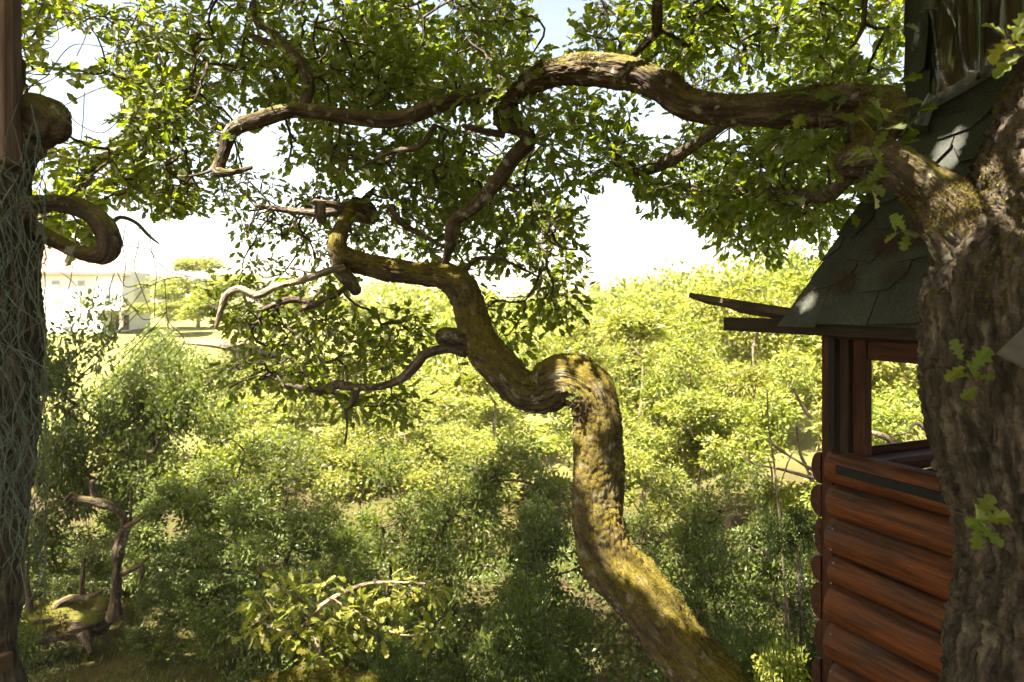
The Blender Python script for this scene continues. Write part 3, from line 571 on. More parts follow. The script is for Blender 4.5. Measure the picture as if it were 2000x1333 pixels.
# leafy sprigs close to the camera: every leaf its own
LEAF_ME = [mesh("leaf", OAK16[0] * np.array([1, 1, 1 + .8 * q]), OAK16[1], LEAF_OAK, False, {"rnd": np.full(len(OAK16[0]), v)}) for q, v in enumerate((.35, .7, .95))]
def sprig(root, p0, p1, d, n, size, seed, label=None, mats=(0, 1)):
    rng = np.random.default_rng(seed); a = at(*p0, d + .06); b = at(*p1, d); mid = (a + b) / 2 + rng.normal(size=3) * .01
    C = catmull([a, mid, b], 10); V, Q, bk, N = tube(C, np.linspace(.004, .0015, 10), 6)
    s = part("sprig", V, Q, BARK_THIN, root, True, {"bk": bk})
    if label: s["label"] = label
    org = ORG[root.name]
    for k in range(n):
        t = .45 + .55 * (k + 1) / n; c = C[min(9, int(t * 9))]
        ax = nrm(b - a); ang = (k * 2.4 + rng.uniform(-.4, .4)); sd = nrm(np.cross(ax, [0, 1, .2])); vv = np.cross(sd, ax)
        d_ = nrm(ax * (.25 + .9 * (k == n - 1)) + sd * math.cos(ang) + vv * math.sin(ang) * .7)
        u = nrm(np.array([rng.normal() * .4, -.65, .75 + rng.normal() * .3])); r = nrm(np.cross(d_, u)); u = np.cross(r, d_)
        o = bpy.data.objects.new("leaf", LEAF_ME[mats[k % len(mats)]]); COL.objects.link(o); o.parent = s
        from mathutils import Matrix
        sz = size * rng.uniform(.75, 1.15)
        M = np.eye(4); M[:3, 0] = r * sz; M[:3, 1] = d_ * sz; M[:3, 2] = u * sz; M[:3, 3] = c - org
        o.matrix_local = Matrix(M.tolist())
sprig(oak, (2030, 130), (1965, 68), 1.9, 7, .085, 1, "bright yellow-green leaves beside the plastic film", (1, 2))
sprig(oak, (1930, 790), (1880, 705), 1.86, 7, .075, 2)
sprig(oak, (1860, 1000), (1905, 1025), 1.82, 7, .085, 3)
sprig(oak, (1812, 470), (1750, 455), 2.05, 5, .06, 4)
sprig(oak, (1680, 300), (1745, 215), 2.3, 8, .10, 5)
sprig(oak, (1740, 330), (1700, 290), 2.15, 6, .09, 6)
sprig(oak, (1640, 250), (1585, 300), 2.45, 7, .10, 7)
sprig(oak, (1690, 330), (1700, 365), 2.2, 5, .085, 8)
sprig(oak, (1600, 230), (1620, 280), 2.4, 6, .10, 9)
sprig(oak, (1000, 215), (960, 170), 3.3, 8, .10, 10)
sprig(oak, (1010, 200), (1050, 230), 3.4, 7, .10, 11)
sprig(lean, (890, 690), (900, 735), 3.9, 5, .06, 12)
sprig(lean, (1110, 800), (1118, 765), 3.6, 6, .045, 13)
sprig(lean, (1218, 960), (1222, 940), 3.6, 4, .05, 14)

# ------------------------------------------------------------------ tree at the left edge with wire netting
lb = np.array([-1.93, 2.5, gz(-1.93, 2.5)])
lt = thing("gnarled_tree", "dark gnarled trunk at the left edge wrapped in green wire", "tree", lb)
gl_ = HY + (CZ - lb[2] + .1) / 2.5 * F
V, Q, bk, c_, r_ = limb([(-40, gl_, 2.5, 150), (-40, gl_ - 300, 2.5, 125), (-50, 1700, 2.5, 110), (-55, 1333, 2.5, 82), (-50, 1050, 2.5, 82), (-35, 900, 2.5, 84), (-22, 750, 2.5, 84), (-16, 600, 2.5, 84), (-18, 450, 2.5, 84), (-35, 330, 2.5, 85), (-45, 230, 2.5, 80), (-60, 60, 2.5, 70), (-90, -150, 2.5, 60), (-60, -500, 2.6, 40)], 280, 96, .012, 32, .03, 31)
part("trunk", V, Q, BARK_OAK, lt, True, {"bk": bk}); sk_lt = [c_[-80:]]
V, Q, bk, c_, r_ = limb([(-20, 330, 2.5, 60), (30, 255, 2.45, 52), (70, 232, 2.42, 44), (100, 248, 2.4, 34), (116, 256, 2.4, 22)], 70, 60, .01, 36, .03, 32); part("stub", V, Q, BARK_LIMB, lt, True, {"bk": bk})
V, Q, bk, c_, r_ = limb([(30, 270, 2.44, 36), (58, 268, 2.4, 24), (72, 300, 2.4, 15)], 30, 40, .008, 36, .02, 33); part("stub", V, Q, BARK_THIN, lt, True, {"bk": bk})
V, Q, bk, c_, r_ = limb([(20, 420, 2.5, 26), (80, 398, 2.48, 18), (135, 400, 2.46, 17), (185, 422, 2.45, 18), (212, 462, 2.45, 20), (205, 496, 2.47, 18), (160, 494, 2.5, 15), (110, 472, 2.52, 14), (70, 450, 2.55, 13)], 160, 50, .006, 45, .012, 34); part("branch", V, Q, BARK_LIMB, lt, True, {"bk": bk})
V, Q, bk, c_, r_ = limb([(10, 480, 3.1, 14), (90, 420, 4, 13), (150, 366, 4.8, 11), (190, 318, 5, 11), (230, 296, 5, 10), (268, 282, 5, 7), (300, 262, 5, 4)], 110, 30, .004, 55, .008, 35); part("branch", V, Q, BARK_THIN, lt, True, {"bk": bk}); sk_lt.append(c_)
V, Q, bk, c_, r_ = limb([(214, 440, 2.5, 5), (235, 425, 2.6, 4), (265, 435, 2.6, 3.5), (290, 460, 2.6, 3), (310, 476, 2.6, 1.5)], 40, 12, 0); part("branch", V, Q, BARK_THIN, lt, True, {"bk": bk})
crown(lt, [(100, 50, 100, 60, 3.5, 6.5, 30), (240, 60, 80, 60, 4, 6.5, 16), (230, 160, 70, 70, 4, 6, 18), (140, 130, 60, 40, 3.5, 6, 6), (300, 220, 60, 60, 4, 6, 20), (180, 330, 90, 60, 4, 6, 24), (290, 330, 60, 70, 4, 6, 22), (120, 400, 60, 40, 3, 5, 12), (330, 400, 50, 30, 4.5, 6, 10), (160, 450, 40, 20, 2.9, 3.5, 4), (60, 140, 40, 60, 3.5, 5, 6)], sk_lt, 104, rad=.15)
po = thing("wooden_post", "faded pinkish wooden post at the top left corner", "post", at(5, 300, 2.3))
def box_bk(o, ax, half, bev=.004, rng=None):
    """box centred o with axes ax (3x3 rows) and half sizes; third axis is the grain"""
    h = np.array(half, float); b = min(bev, h.min() * .6); V = []; Fs = []
    sg = [(x, y, z) for x in (-1, 1) for y in (-1, 1) for z in (-1, 1)]
    for s in sg:
        for k in range(3):
            v = np.array(s, float) * (h - b); v[k] = s[k] * h[k]; V.append(v)
    ix = {s: n * 3 for n, s in enumerate(sg)}
    def quad(vs): Fs.append(tuple(vs))
    for k in range(3):
        i_, j_ = [(1, 2), (2, 0), (0, 1)][k]
        for s in (-1, 1):
            cs = [(-1, -1), (1, -1), (1, 1), (-1, 1)]
            if s < 0: cs = cs[::-1]
            f = []
            for ci, cj in cs:
                t_ = [0, 0, 0]; t_[k] = s; t_[i_] = ci; t_[j_] = cj; f.append(ix[tuple(t_)] + k)
            quad(f)
    for k in range(3):
        i_, j_ = [(1, 2), (2, 0), (0, 1)][k]
        for a_ in (-1, 1):
            for b_ in (-1, 1):
                p = []
                for e in (-1, 1):
                    t_ = [0, 0, 0]; t_[k] = e; t_[i_] = a_; t_[j_] = b_; p.append(ix[tuple(t_)])
                f = [p[0] + i_, p[1] + i_, p[1] + j_, p[0] + j_]
                quad(f if a_ * b_ > 0 else f[::-1])
    for s in sg:
        f = [ix[s], ix[s] + 1, ix[s] + 2]; quad(f if s[0] * s[1] * s[2] > 0 else f[::-1])
    V = np.array(V); return np.asarray(o) + V @ np.asarray(ax, float), Fs, V.copy()
EYE = np.eye(3)
def box(name, o, ax, half, m, parent, bev=.004, kind=None):
    V, Fs, bk = box_bk(o, ax, half, bev); return part(name, V, Fs, m, parent, False, {"bk": bk}, kind)
a0, a1 = at(12, 320, 2.3), at(10, -250, 2.3)
box("shaft", (a0 + a1) / 2, np.array([[1, .2, 0], [-.2, 1, 0], [0, 0, 1]]) / [[1.02], [1.02], [1]], (.035, .035, abs(a1[2] - a0[2]) / 2), W_POST, po, .006)
box("cap_strip", (a0 + a1) / 2 + np.array([.03, -.05, 0]), EYE, (.008, .008, abs(a1[2] - a0[2]) / 2), W_POST, po, .003)

def wire(name, P, r, m, root, n=None, ns=5):
    C = catmull(P, n or max(8, 6 * len(P))); V, Q, bk, N = tube(C, np.full(len(C), r), ns)
    return part(name, V, Q, m, root, True, {"bk": bk})
net = thing("wire_netting", "tangled green and rusty wire netting hanging on the left trunk", "netting", at(40, 900, 2.3))
rng = np.random.default_rng(5)
for k in range(125):   # tangle on the trunk
    x = rng.uniform(-30, 75); y = rng.uniform(200, 950); d = rng.uniform(2.12, 2.3); P = []; a = rng.uniform(-.5, .5)
    for q in range(rng.integers(5, 9)):
        P.append(at(x, y, d)); x += rng.normal(8 * math.sin(a * 3 + q), 22); y += rng.uniform(15, 75); d += rng.normal(0, .03)
        x = min(x, 88); d = min(max(d, 2.05), 2.32)
    wire("strand", P, rng.uniform(.0007, .0023), M_WIRE if rng.random() < .8 else M_WIRE2, net)
for k in range(16):   # springing outwards
    x0, y0 = rng.uniform(10, 70), rng.uniform(650, 1000); x1, y1 = rng.uniform(180, 370), rng.uniform(540, 720)
    P = [at(x0, y0, 2.25), at(x0 * .65 + x1 * .35 + rng.normal(0, 15), y0 * .62 + y1 * .38 + rng.uniform(0, 40), 2.35), at(x0 * .3 + x1 * .7 + rng.normal(0, 12), y0 * .3 + y1 * .7 + rng.uniform(0, 25), 2.45), at(x1, y1, 2.5)]
    wire("strand", P, rng.uniform(.0007, .0013), M_WIRE if rng.random() < .3 else M_WIRE2, net)
for P in ([(60, 420), (150, 500), (300, 360), (440, 210)][:0], [(85, 515), (130, 540), (150, 560)], [(180, 615), (240, 700), (330, 640)][:0],
          [(245, 440), (240, 480), (245, 520), (240, 580), (268, 610)], [(272, 440), (270, 480), (262, 520), (275, 560), (295, 615)], [(293, 430), (295, 480), (305, 530), (303, 570), (302, 620)], [(290, 485), (308, 510), (330, 530), (370, 540), (380, 542), (395, 550), (415, 550)],
          [(228, 530), (245, 560), (275, 556), (295, 558), (322, 546), (370, 540)], [(322, 546), (325, 600), (330, 630), (360, 664), (340, 700)], [(240, 580), (265, 605), (268, 612), (230, 650), (180, 700), (160, 730)], [(268, 612), (280, 624), (300, 622), (325, 610)], [(325, 610), (300, 640), (250, 690), (215, 725)],
          [(240, 480), (270, 484), (290, 487)], [(225, 530), (215, 560), (208, 600), (160, 660)], [(40, 320), (130, 290), (230, 270), (280, 200)], [(30, 110), (110, 60), (200, 20)], [(90, 150), (140, 90), (205, 92)], [(60, 250), (120, 210), (190, 175), (220, 170)], [(120, 200), (150, 240), (200, 260), (240, 230), (262, 240)], [(160, 10), (170, 60), (150, 110)], [(80, 420), (140, 380), (160, 260), (165, 180)],
          [(110, 620), (135, 560), (142, 520)], [(190, 540), (182, 580), (170, 620)]):
    if P: wire("strand", [at(x, y, 2.5 + .0002 * (x - 200)) for x, y in P], .0017, M_WIRE2, net)

# ------------------------------------------------------------------ log cabin in the trees
ca = np.array([.405, -.914, 0]); cn = np.array([-.914, -.405, 0]); UPV = np.array([0, 0, 1.0])
C0 = np.array([1.767, 3.8, CZ])
def K(s, o, z): return C0 + ca * s + cn * o + UPV * z      # s along the near wall, o outward, z above the eye
cabin = thing("log_cabin", "small log-sided tree house with dark shingled roof behind the big trunk", "cabin", K(1.2, -1.2, -3.2))
AX_A = np.array([UPV, cn, ca]); AX_Z = np.array([ca, cn, UPV]); AX_N = np.array([UPV, ca, cn])
rng = np.random.default_rng(9)
def half_log(z0, z1, s0, s1, bulge, seed):
    n = 60; th = np.linspace(-.5, .5, 19) * np.pi; S_ = np.linspace(s0, s1, n); r = np.random.default_rng(seed)
    V = []; bk = []
    for s in S_:
        wob = .008 * math.sin(s * 2.1 + seed * 1.7); zz = (z0 + z1) / 2; hh = (z1 - z0) / 2
        for a in th:
            V.append(K(s, -.005 + bulge * math.cos(a) ** .8 + wob, zz + hh * math.sin(a) * 1.02)); bk.append((bulge * math.cos(a), hh * math.sin(a), s))
    V = np.array(V); bk = np.array(bk); V = V + cn * (.007 * vnoise(bk * [14, 14, 2.5], seed) + .003 * vnoise(bk * [60, 60, 4], seed + 5))[:, None]
    i = np.arange(n - 1)[:, None] * 19; j = np.arange(18)[None]
    Q = [tuple(q) for q in np.stack([i + j, i + j + 1, i + 19 + j + 1, i + 19 + j], 2).reshape(-1, 4)]
    Q += [tuple(range(18, -1, -1)), tuple(range((n - 1) * 19, n * 19))]
    return V, Q, bk
ztop = [-.812, -.995, -1.182, -1.390, -1.545, -1.758, -1.965, -2.16, -2.36, -2.56, -2.76, -2.96, -3.16]
for k in range(len(ztop) - 1):
    V, Q, bk = half_log(ztop[k + 1] + .003, ztop[k], -.02 + .07 + .012 * math.sin(k * 2.3), 2.45, .098 + .014 * math.sin(k * 1.7), k + 1)
    lg = part("log", V, Q, W_LOG, cabin, True, {"bk": bk + [0, 0, k * 3.1]})
    for m_ in lg.data.polygons[-2:]: m_.use_smooth = False
    zc = (ztop[k] + ztop[k + 1]) / 2
    for dz in (.06, -.055):
        box("nail", K(.085 + .01 * math.sin(k * 5 + dz * 90), .078, zc + dz), AX_A, (.005, .004, .005), M_NAIL, cabin, .002)
# felt strip along the top log
V, Fs, bk = box_bk(K(1.26, .102, -.893), AX_A, (.024, .004, 1.13), .002); part("felt_strip", V, Fs, M_RUBBER, cabin, False, {"bk": bk})
# half-log ends of the side wall, bulging past the corner
for k in range(len(ztop) - 1):
    z0, z1 = ztop[k + 1] - .03 + .01, ztop[k] - .03; th = np.linspace(-.5, .5, 15) * np.pi; zc = (z0 + z1) / 2; hh = (z1 - z0) / 2; b_ = .062 + .014 * math.sin(k * 2.1)
    prof = [(-.03 - b_ * math.cos(a) ** .8, zc + hh * math.sin(a) * 1.0) for a in th]; n = len(prof)
    V = np.array([K(s, .035 - .004 * (k % 3), z) for s, z in prof] + [K(s, -2.3, z) for s, z in prof])
    bk = np.array([(s, z, 0) for s, z in prof] + [(s, z, 2.3) for s, z in prof])
    Q = [(i_, i_ + n, i_ + 1 + n, i_ + 1) for i_ in range(n - 1)] + [tuple(range(n)), tuple(range(2 * n - 1, n - 1, -1))]
    part("log", V, Q, W_RED, cabin, False, {"bk": bk})
# posts, jambs and lintels
def post(s, o, ws, wo, z0, z1, m, nm="post"): return box(nm, K(s, o, (z0 + z1) / 2), AX_Z, (ws / 2, wo / 2, (z1 - z0) / 2), m, cabin)
post(.005, -.02, .075, .09, -3.2, -.17, W_RED)
post(.045, .034, .045, .012, -.80, -.175, M_RUBBER, "felt_strip")
post(.115, -.01, .055, .07, -.85, -.175, W_DARK)
post(.185, -.03, .08, .05, -.85, -.20, W_RED, "jamb")
post(2.40, -.03, .10, .09, -3.2, -.17, W_RED)
post(.06, -2.3, .09, .09, -3.2, -.17, W_RED); post(2.40, -2.3, .09, .09, -3.2, -.17, W_RED)
box("lintel", K(1.28, -.03, -.255), AX_A, (.05, .02, 1.05), W_RED, cabin)
box("lintel", K(1.25, -.02, -.19), AX_A, (.012, .05, 1.2), W_DARK, cabin)
box("sill", K(.04, -1.15, -.905), AX_N, (.014, .06, 1.12), W_RED, cabin)
box("lintel", K(.04, -1.15, -.235), AX_N, (.05, .02, 1.12), W_RED, cabin)
box("sill", K(1.25, -2.3, -.93), AX_A, (.014, .06, 1.15), W_RED, cabin)
box("floor", K(1.2, -1.15, -3.17), AX_A, (.03, 1.16, 1.2), W_DARK, cabin)
for k in range(11): box("plank", K(1.22, -2.335, -1.0 - .2 * k), AX_A, (.097, .014, 1.2), W_RED, cabin)
for k in range(11): box("plank", K(2.44, -1.15, -1.0 - .2 * k), AX_N, (.097, .014, 1.14), W_RED, cabin)
for s in (.1, 2.35):
    for o in (-.15, -2.15):
        b0 = K(s, o, 0); zg = gz(b0[0], b0[1]) - CZ - .1; post(s, o, .14, .14, zg, -3.2, W_DARK, "stilt")
# eaves beam and grooved boards that run past the far corner
box("beam", K(.40, .13, -.140), AX_A, (.042, .024, 1.085), W_DARK, cabin)
box("fascia", K(1.35, .14, -.155), AX_A, (.03, .02, 1.3), W_DARK, cabin) if False else None
def grooved(pa, pb, width, thick, side):
    """deck board from pa to pb with scalloped grooves on its underside"""
    t = nrm(pb - pa); r = nrm(side - t * np.dot(side, t)); u = np.cross(r, t); u = u if u[2] > 0 else -u; n = 33
    ws = np.linspace(-.5, .5, n); top = [(x * width, thick) for x in ws[::-1]]; bot = [(x * width, .006 * abs(math.sin((x + .5) * math.pi * 8))) for x in ws]
    P = np.array(bot + top); m = len(P); L = np.linalg.norm(pb - pa)
    V = np.vstack([pa + P[:, :1] * r + P[:, 1:] * u, pb + P[:, :1] * r + P[:, 1:] * u]); bk = np.vstack([np.hstack([P, np.zeros((m, 1))]), np.hstack([P, np.full((m, 1), L)])])
    Q = [(i_, (i_ + 1) % m, (i_ + 1) % m + m, i_ + m) for i_ in range(m)] + [tuple(range(m - 1, -1, -1)), tuple(range(m, 2 * m))]
    return V, Q, bk
for (p, q, d0, d1, sd) in (((1362, 588), (1575, 624), 4.75, 3.92, 0), ((1426, 604), (1585, 630), 4.35, 3.84, 1)):
    V, Q, bk = grooved(at(*p, d0), at(*q, d1), .17, .036, np.array([1.0, -.45, -.30])); part("eave_board", V, Q, W_DECK, cabin, False, {"bk": bk})
# roof: steep pyramid clad in shingles
SL_ = 2.4; ZE = -.09; OV = .20; SA, SB = -.08, 2.53; OB = -2.55
def RP(s, u, lift=0):   # point on the near roof plane: s along the eave, u inward run
    nl = nrm(cn * SL_ + UPV); return K(s, OV - u, ZE + SL_ * u) + nl * lift
umax = 1.3
corners = [K(SA, OV, ZE), K(SB, OV, ZE), K(SB, OB, ZE), K(SA, OB, ZE)]
ap = [K((SA + SB) / 2, (OV + OB) / 2, ZE + SL_ * (OV - OB) / 2)]
dn = [c - UPV * .03 for c in corners]
roof = part("roof", np.array(corners + ap + dn), [(0, 1, 4), (1, 2, 4), (2, 3, 4), (3, 0, 4), (5, 6, 1, 0), (6, 7, 2, 1), (7, 8, 3, 2), (8, 5, 0, 3), (8, 7, 6, 5)], M_SHINGLE, cabin)
roof["label"] = "dark green-grey shingled steep roof"
rs = np.random.default_rng(21)
def shingle(poly, lift0, lift1, u0, u1):
    P = []
    for lay in (0, 1):
        for s, u in poly:
            f = (u - u0) / max(u1 - u0, 1e-6); P.append(RP(s, u, lift0 * (1 - f) + lift1 * f + .006 * lay))
    n = len(poly); Q = [tuple(range(n, 2 * n)), tuple(range(n - 1, -1, -1))] + [(k, (k + 1) % n, (k + 1) % n + n, k + n) for k in range(n)]
    return np.array(P), Q
ex = .062
for c in range(20):
    u0 = c * ex; u1 = u0 + ex * 1.5; wS = .30; off = (c % 2) * wS / 2 + rs.uniform(-.03, .03)
    lo_lim = SA + u0 - .015; s = SA - .4 + off
    while s < min(SB - u0, 2.0):
        sa, sb = s, s + wS; s += wS
        j = rs.normal(0, .006, 4); cut = .075
        if sb < lo_lim + .05: continue
        poly = [(sa + .004 + cut, u0 + j[0]), (sb - .004 - cut, u0 + j[1]), (sb - .004, u0 + ex * .55 + j[2]), (sb - .004, u1), (sa + .004, u1), (sa + .004, u0 + ex * .55 + j[3])] if c else [(sa + .003, u0 - .02 + j[0]), (sb - .003, u0 - .02 + j[1]), (sb - .003, u1), (sa + .003, u1)]
        poly = [(max(p, SA + q - .02 + .01 * math.sin(c)), q) for p, q in poly]
        if max(p for p, _ in poly) - min(p for p, _ in poly) < .04: continue
        V, Q = shingle(poly, .022 + abs(rs.normal(0, .005)), .006, u0, u1)
        part("shingle", V, Q, M_SHINGLE, roof)
# brown needle litter caught on the roof
nl = []
for cs, cu, ws, wu, n in ((.22, .075, .05, .018, 260), (.42, .15, .06, .012, 260), (.56, .165, .09, .016, 420), (.50, .09, .04, .012, 120)):
    s = rs.normal(cs, ws, n); u = rs.normal(cu, wu, n); a = rs.random(n) * np.pi; L = rs.uniform(.008, .022, n)
    for q in range(n):
        p = RP(s[q], u[q], .034 + rs.random() * .012); e = nrm(ca * math.cos(a[q]) + nrm(-cn + UPV * SL_) * math.sin(a[q]) + nrm(cn * SL_ + UPV) * rs.normal() * .3) * L[q]; o_ = np.cross(nrm(e), nrm(cn * SL_ + UPV)) * .0012
        nl.append((p - e - o_, p - e + o_, p + e + o_, p + e - o_))
V = np.array(nl).reshape(-1, 3); lit = part("needle_litter", V, np.arange(len(V)).reshape(-1, 4), M_NEEDLE, None, kind="stuff")
tag(lit, "brown needle litter lying on the shingles", "litter")
# vertical upper wall with a plastic-covered window
def TP(s, o, z): return K(SA + .43 + s, OV - .43 + o, z)
def tbox(nm, s0, s1, o0, o1, z0, z1, m, bev=.004, par=None): return box(nm, TP((s0 + s1) / 2, (o0 + o1) / 2, (z0 + z1) / 2), AX_Z, ((s1 - s0) / 2, (o1 - o0) / 2, (z1 - z0) / 2), m, par or cabin, bev)
tbox("wall_panel", .05, 1.5, -.06, -.03, .85, 3.2, W_DARK)
s_ = .12
for k, wd in enumerate((.14, .05, .13, .16, .06, .15, .14, .15, .2)):
    tbox("plank", s_, s_ + wd - .008, -.028, -.008 + .008 * (k % 2), .98, 3.2, wood_mat("film_plank", (.10, .055, .022), (.09, .06, .04), 1, .3) if k == 0 else bpy.data.materials["film_plank"]); s_ += wd
tbox("corner_post", -.02, .085, -.15, .03, .86, 3.2, W_DARK)
for k in range(9):
    z0 = .90 + k * .26 - .02; P = [TP(-.035 - .004 * (k % 2), .045 - .01 * (k % 3), z0), TP(.10 - .02 * (k % 2), .052, z0 + .07 * ((k % 2) - .3)), TP(.10, .040, z0 + .3), TP(-.03, .036, z0 + .3)]
    n_ = np.array([0, 0, 0]) + cn * .008; V = np.array(P + [p + n_ for p in P]); part("shingle", V, [(3, 2, 1, 0), (4, 5, 6, 7), (0, 1, 5, 4), (1, 2, 6, 5), (2, 3, 7, 6), (3, 0, 4, 7)], M_SHINGLE, cabin)
    P = [TP(-.035, .045, z0), TP(-.035, -.16, z0 + .02), TP(-.03, -.16, z0 + .3), TP(-.03, .036, z0 + .3)]; n_ = -ca * .008
    V = np.array(P + [p + n_ for p in P]); part("shingle", V, [(0, 1, 2, 3), (7, 6, 5, 4), (4, 5, 1, 0), (5, 6, 2, 1), (6, 7, 3, 2), (7, 4, 0, 3)], M_SHINGLE, cabin)
# sloping upstand under the film
P = [TP(.08, .0, .84), TP(1.5, .0, .84), TP(1.5, .0, 1.40), TP(.08, .0, .97)]; n_ = cn * .03; V = np.array([p - n_ for p in P] + [p + n_ for p in P])
part("upstand", V, [(3, 2, 1, 0), (4, 5, 6, 7), (0, 1, 5, 4), (1, 2, 6, 5), (2, 3, 7, 6), (3, 0, 4, 7)], M_SHINGLE, cabin)
def film_mat(name, tint, haze, rough, ior, sky_streak=0):
    b = mat(name); tr = b.N("BsdfTransparent"); tr.inputs[0].default_value = (*tint, 1); g = b.N("BsdfGlossy"); g.inputs["Roughness"].default_value = rough; d = b.N("BsdfDiffuse"); d.inputs[0].default_value = (.62, .6, .66, 1)
    m1 = b.N("MixShader"); m1.inputs[0].default_value = haze; b.L(tr.outputs[0], m1.inputs[1]); b.L(d.outputs[0], m1.inputs[2])
    if sky_streak: at_ = b.N("Attribute", attribute_name="rnd"); b.L(mth(b, 'ADD', mth(b, 'MULTIPLY', at_.outputs["Fac"], sky_streak), haze), m1.inputs[0])  # sky-reflection streaks put into the film as pale haze along its creases
    fr = b.N("Fresnel"); fr.inputs[0].default_value = ior; m2 = b.N("MixShader"); b.L(fr.outputs[0], m2.inputs[0]); b.L(m1.outputs[0], m2.inputs[1]); b.L(g.outputs[0], m2.inputs[2])
    b.L(m2.outputs[0], b.out.inputs[0]); return b.m
M_FILM = film_mat("plastic_film", (.93, .92, .9), .03, .12, 1.9, .55); M_TAPE = film_mat("plastic_tape", (.7, .7, .7), .11, .4, 1.3)
ns_, nz_ = 110, 120; ss = np.linspace(.075, 1.45, ns_); zs = np.linspace(0, 1, nz_); SS, ZZ = np.meshgrid(ss, zs)
z0 = .985 + .30 * (SS - .08); Zf = z0 + (3.1 - z0) * ZZ; q = np.stack([SS.ravel() * 9 + .8 * vnoise(np.stack([SS.ravel() * 3, Zf.ravel() * 3, SS.ravel() * 0], 1), 8), Zf.ravel() * 1.6, SS.ravel() * 0], 1)
wr = fbm(q, 12, 3); wr = 1 - 2 * np.abs(wr); wr2 = fbm(np.stack([SS.ravel() * 22, Zf.ravel() * 7 + SS.ravel() * 6, SS.ravel() * 0], 1), 15, 2)
O_ = .045 + .028 * wr * np.clip(ZZ.ravel() * 14, .15, 1) + .009 * wr2
V = np.array([TP(a, o, z) for a, o, z in zip(SS.ravel(), O_, Zf.ravel())])
i = np.arange(nz_ - 1)[:, None] * ns_; j = np.arange(ns_ - 1)[None]; Q = np.stack([i + j, i + j + 1, i + ns_ + j + 1, i + ns_ + j], 2).reshape(-1, 4)
part("plastic_film", V, Q, M_FILM, cabin, True, {"rnd": np.clip((wr - .62) * 3.2, 0, 1) * np.clip(.35 + wr2 * 1.5, 0, 1)})
def strip(name, pts, wdt, m, off):
    C = catmull(pts, 30); L = []; 
    for k, (s, z) in enumerate(C):
        t = C[min(29, k + 1)] - C[max(0, k - 1)]; t = t / np.linalg.norm(t); nn = np.array([-t[1], t[0]]) * wdt / 2
        o = off + .002 * math.sin(k * .5); L += [TP(s - nn[0], o + .001, z - nn[1]), TP(s + nn[0], o, z + nn[1])]
    V = np.array(L); Vb = V - cn * .0008; n = len(V)
    Q = []
    for k in range(29): a = 2 * k; Q += [(a, a + 2, a + 3, a + 1), (n + a + 1, n + a + 3, n + a + 2, n + a), (a, a + n, a + n + 2, a + 2), (a + 1, a + 3, a + 3 + n, a + 1 + n)]
    Q += [(0, 1, n + 1, n), (n - 1, n - 2, 2 * n - 2, 2 * n - 1)]
    return part(name, np.vstack([V, Vb]), Q, m, cabin, True)
strip("plastic_tape", [(.08, .985), (.3, 1.05), (.6, 1.14), (1.0, 1.26), (1.45, 1.40)], .062, M_TAPE, .060)
strip("plastic_tape", [(.145, 1.03), (.10, .97), (.075, .90)], .075, M_TAPE, .072)
strip("plastic_tape", [(.36, 1.05), (.365, 1.5), (.37, 2.2), (.36, 3.0)], .045, M_FILM, .066)
# corner of a grey sheet at the right edge
gs = thing("grey_sheet", "corner of a grey weathered sheet poking in at the right edge", "board", at(2010, 690, 1.7))
A_ = [at(1948, 688, 1.75), at(2030, 610, 1.62), at(2200, 640, 1.5), at(2200, 790, 1.5), at(2040, 735, 1.62)]; V = np.array(A_ + [p + np.array([.004, .012, -.006]) for p in A_])
part("sheet", V, [(0, 1, 2, 3, 4), (9, 8, 7, 6, 5)] + [(k, k + 5, (k + 1) % 5 + 5, (k + 1) % 5) for k in range(5)], M_GREY, gs)
rl = thing("rail_end", "dark red-brown timber rail end in the bottom left corner", "rail", at(-30, 1300, 1.8))
tt = nrm(at(8, 1292, 1.9) - at(-80, 1330, 1.4)); sx_ = nrm(np.cross(tt, UPV)); box("rail", at(8, 1292, 1.9) - tt * .3, np.array([sx_, np.cross(sx_, tt), tt]), (.02, .022, .3), W_RED, rl)

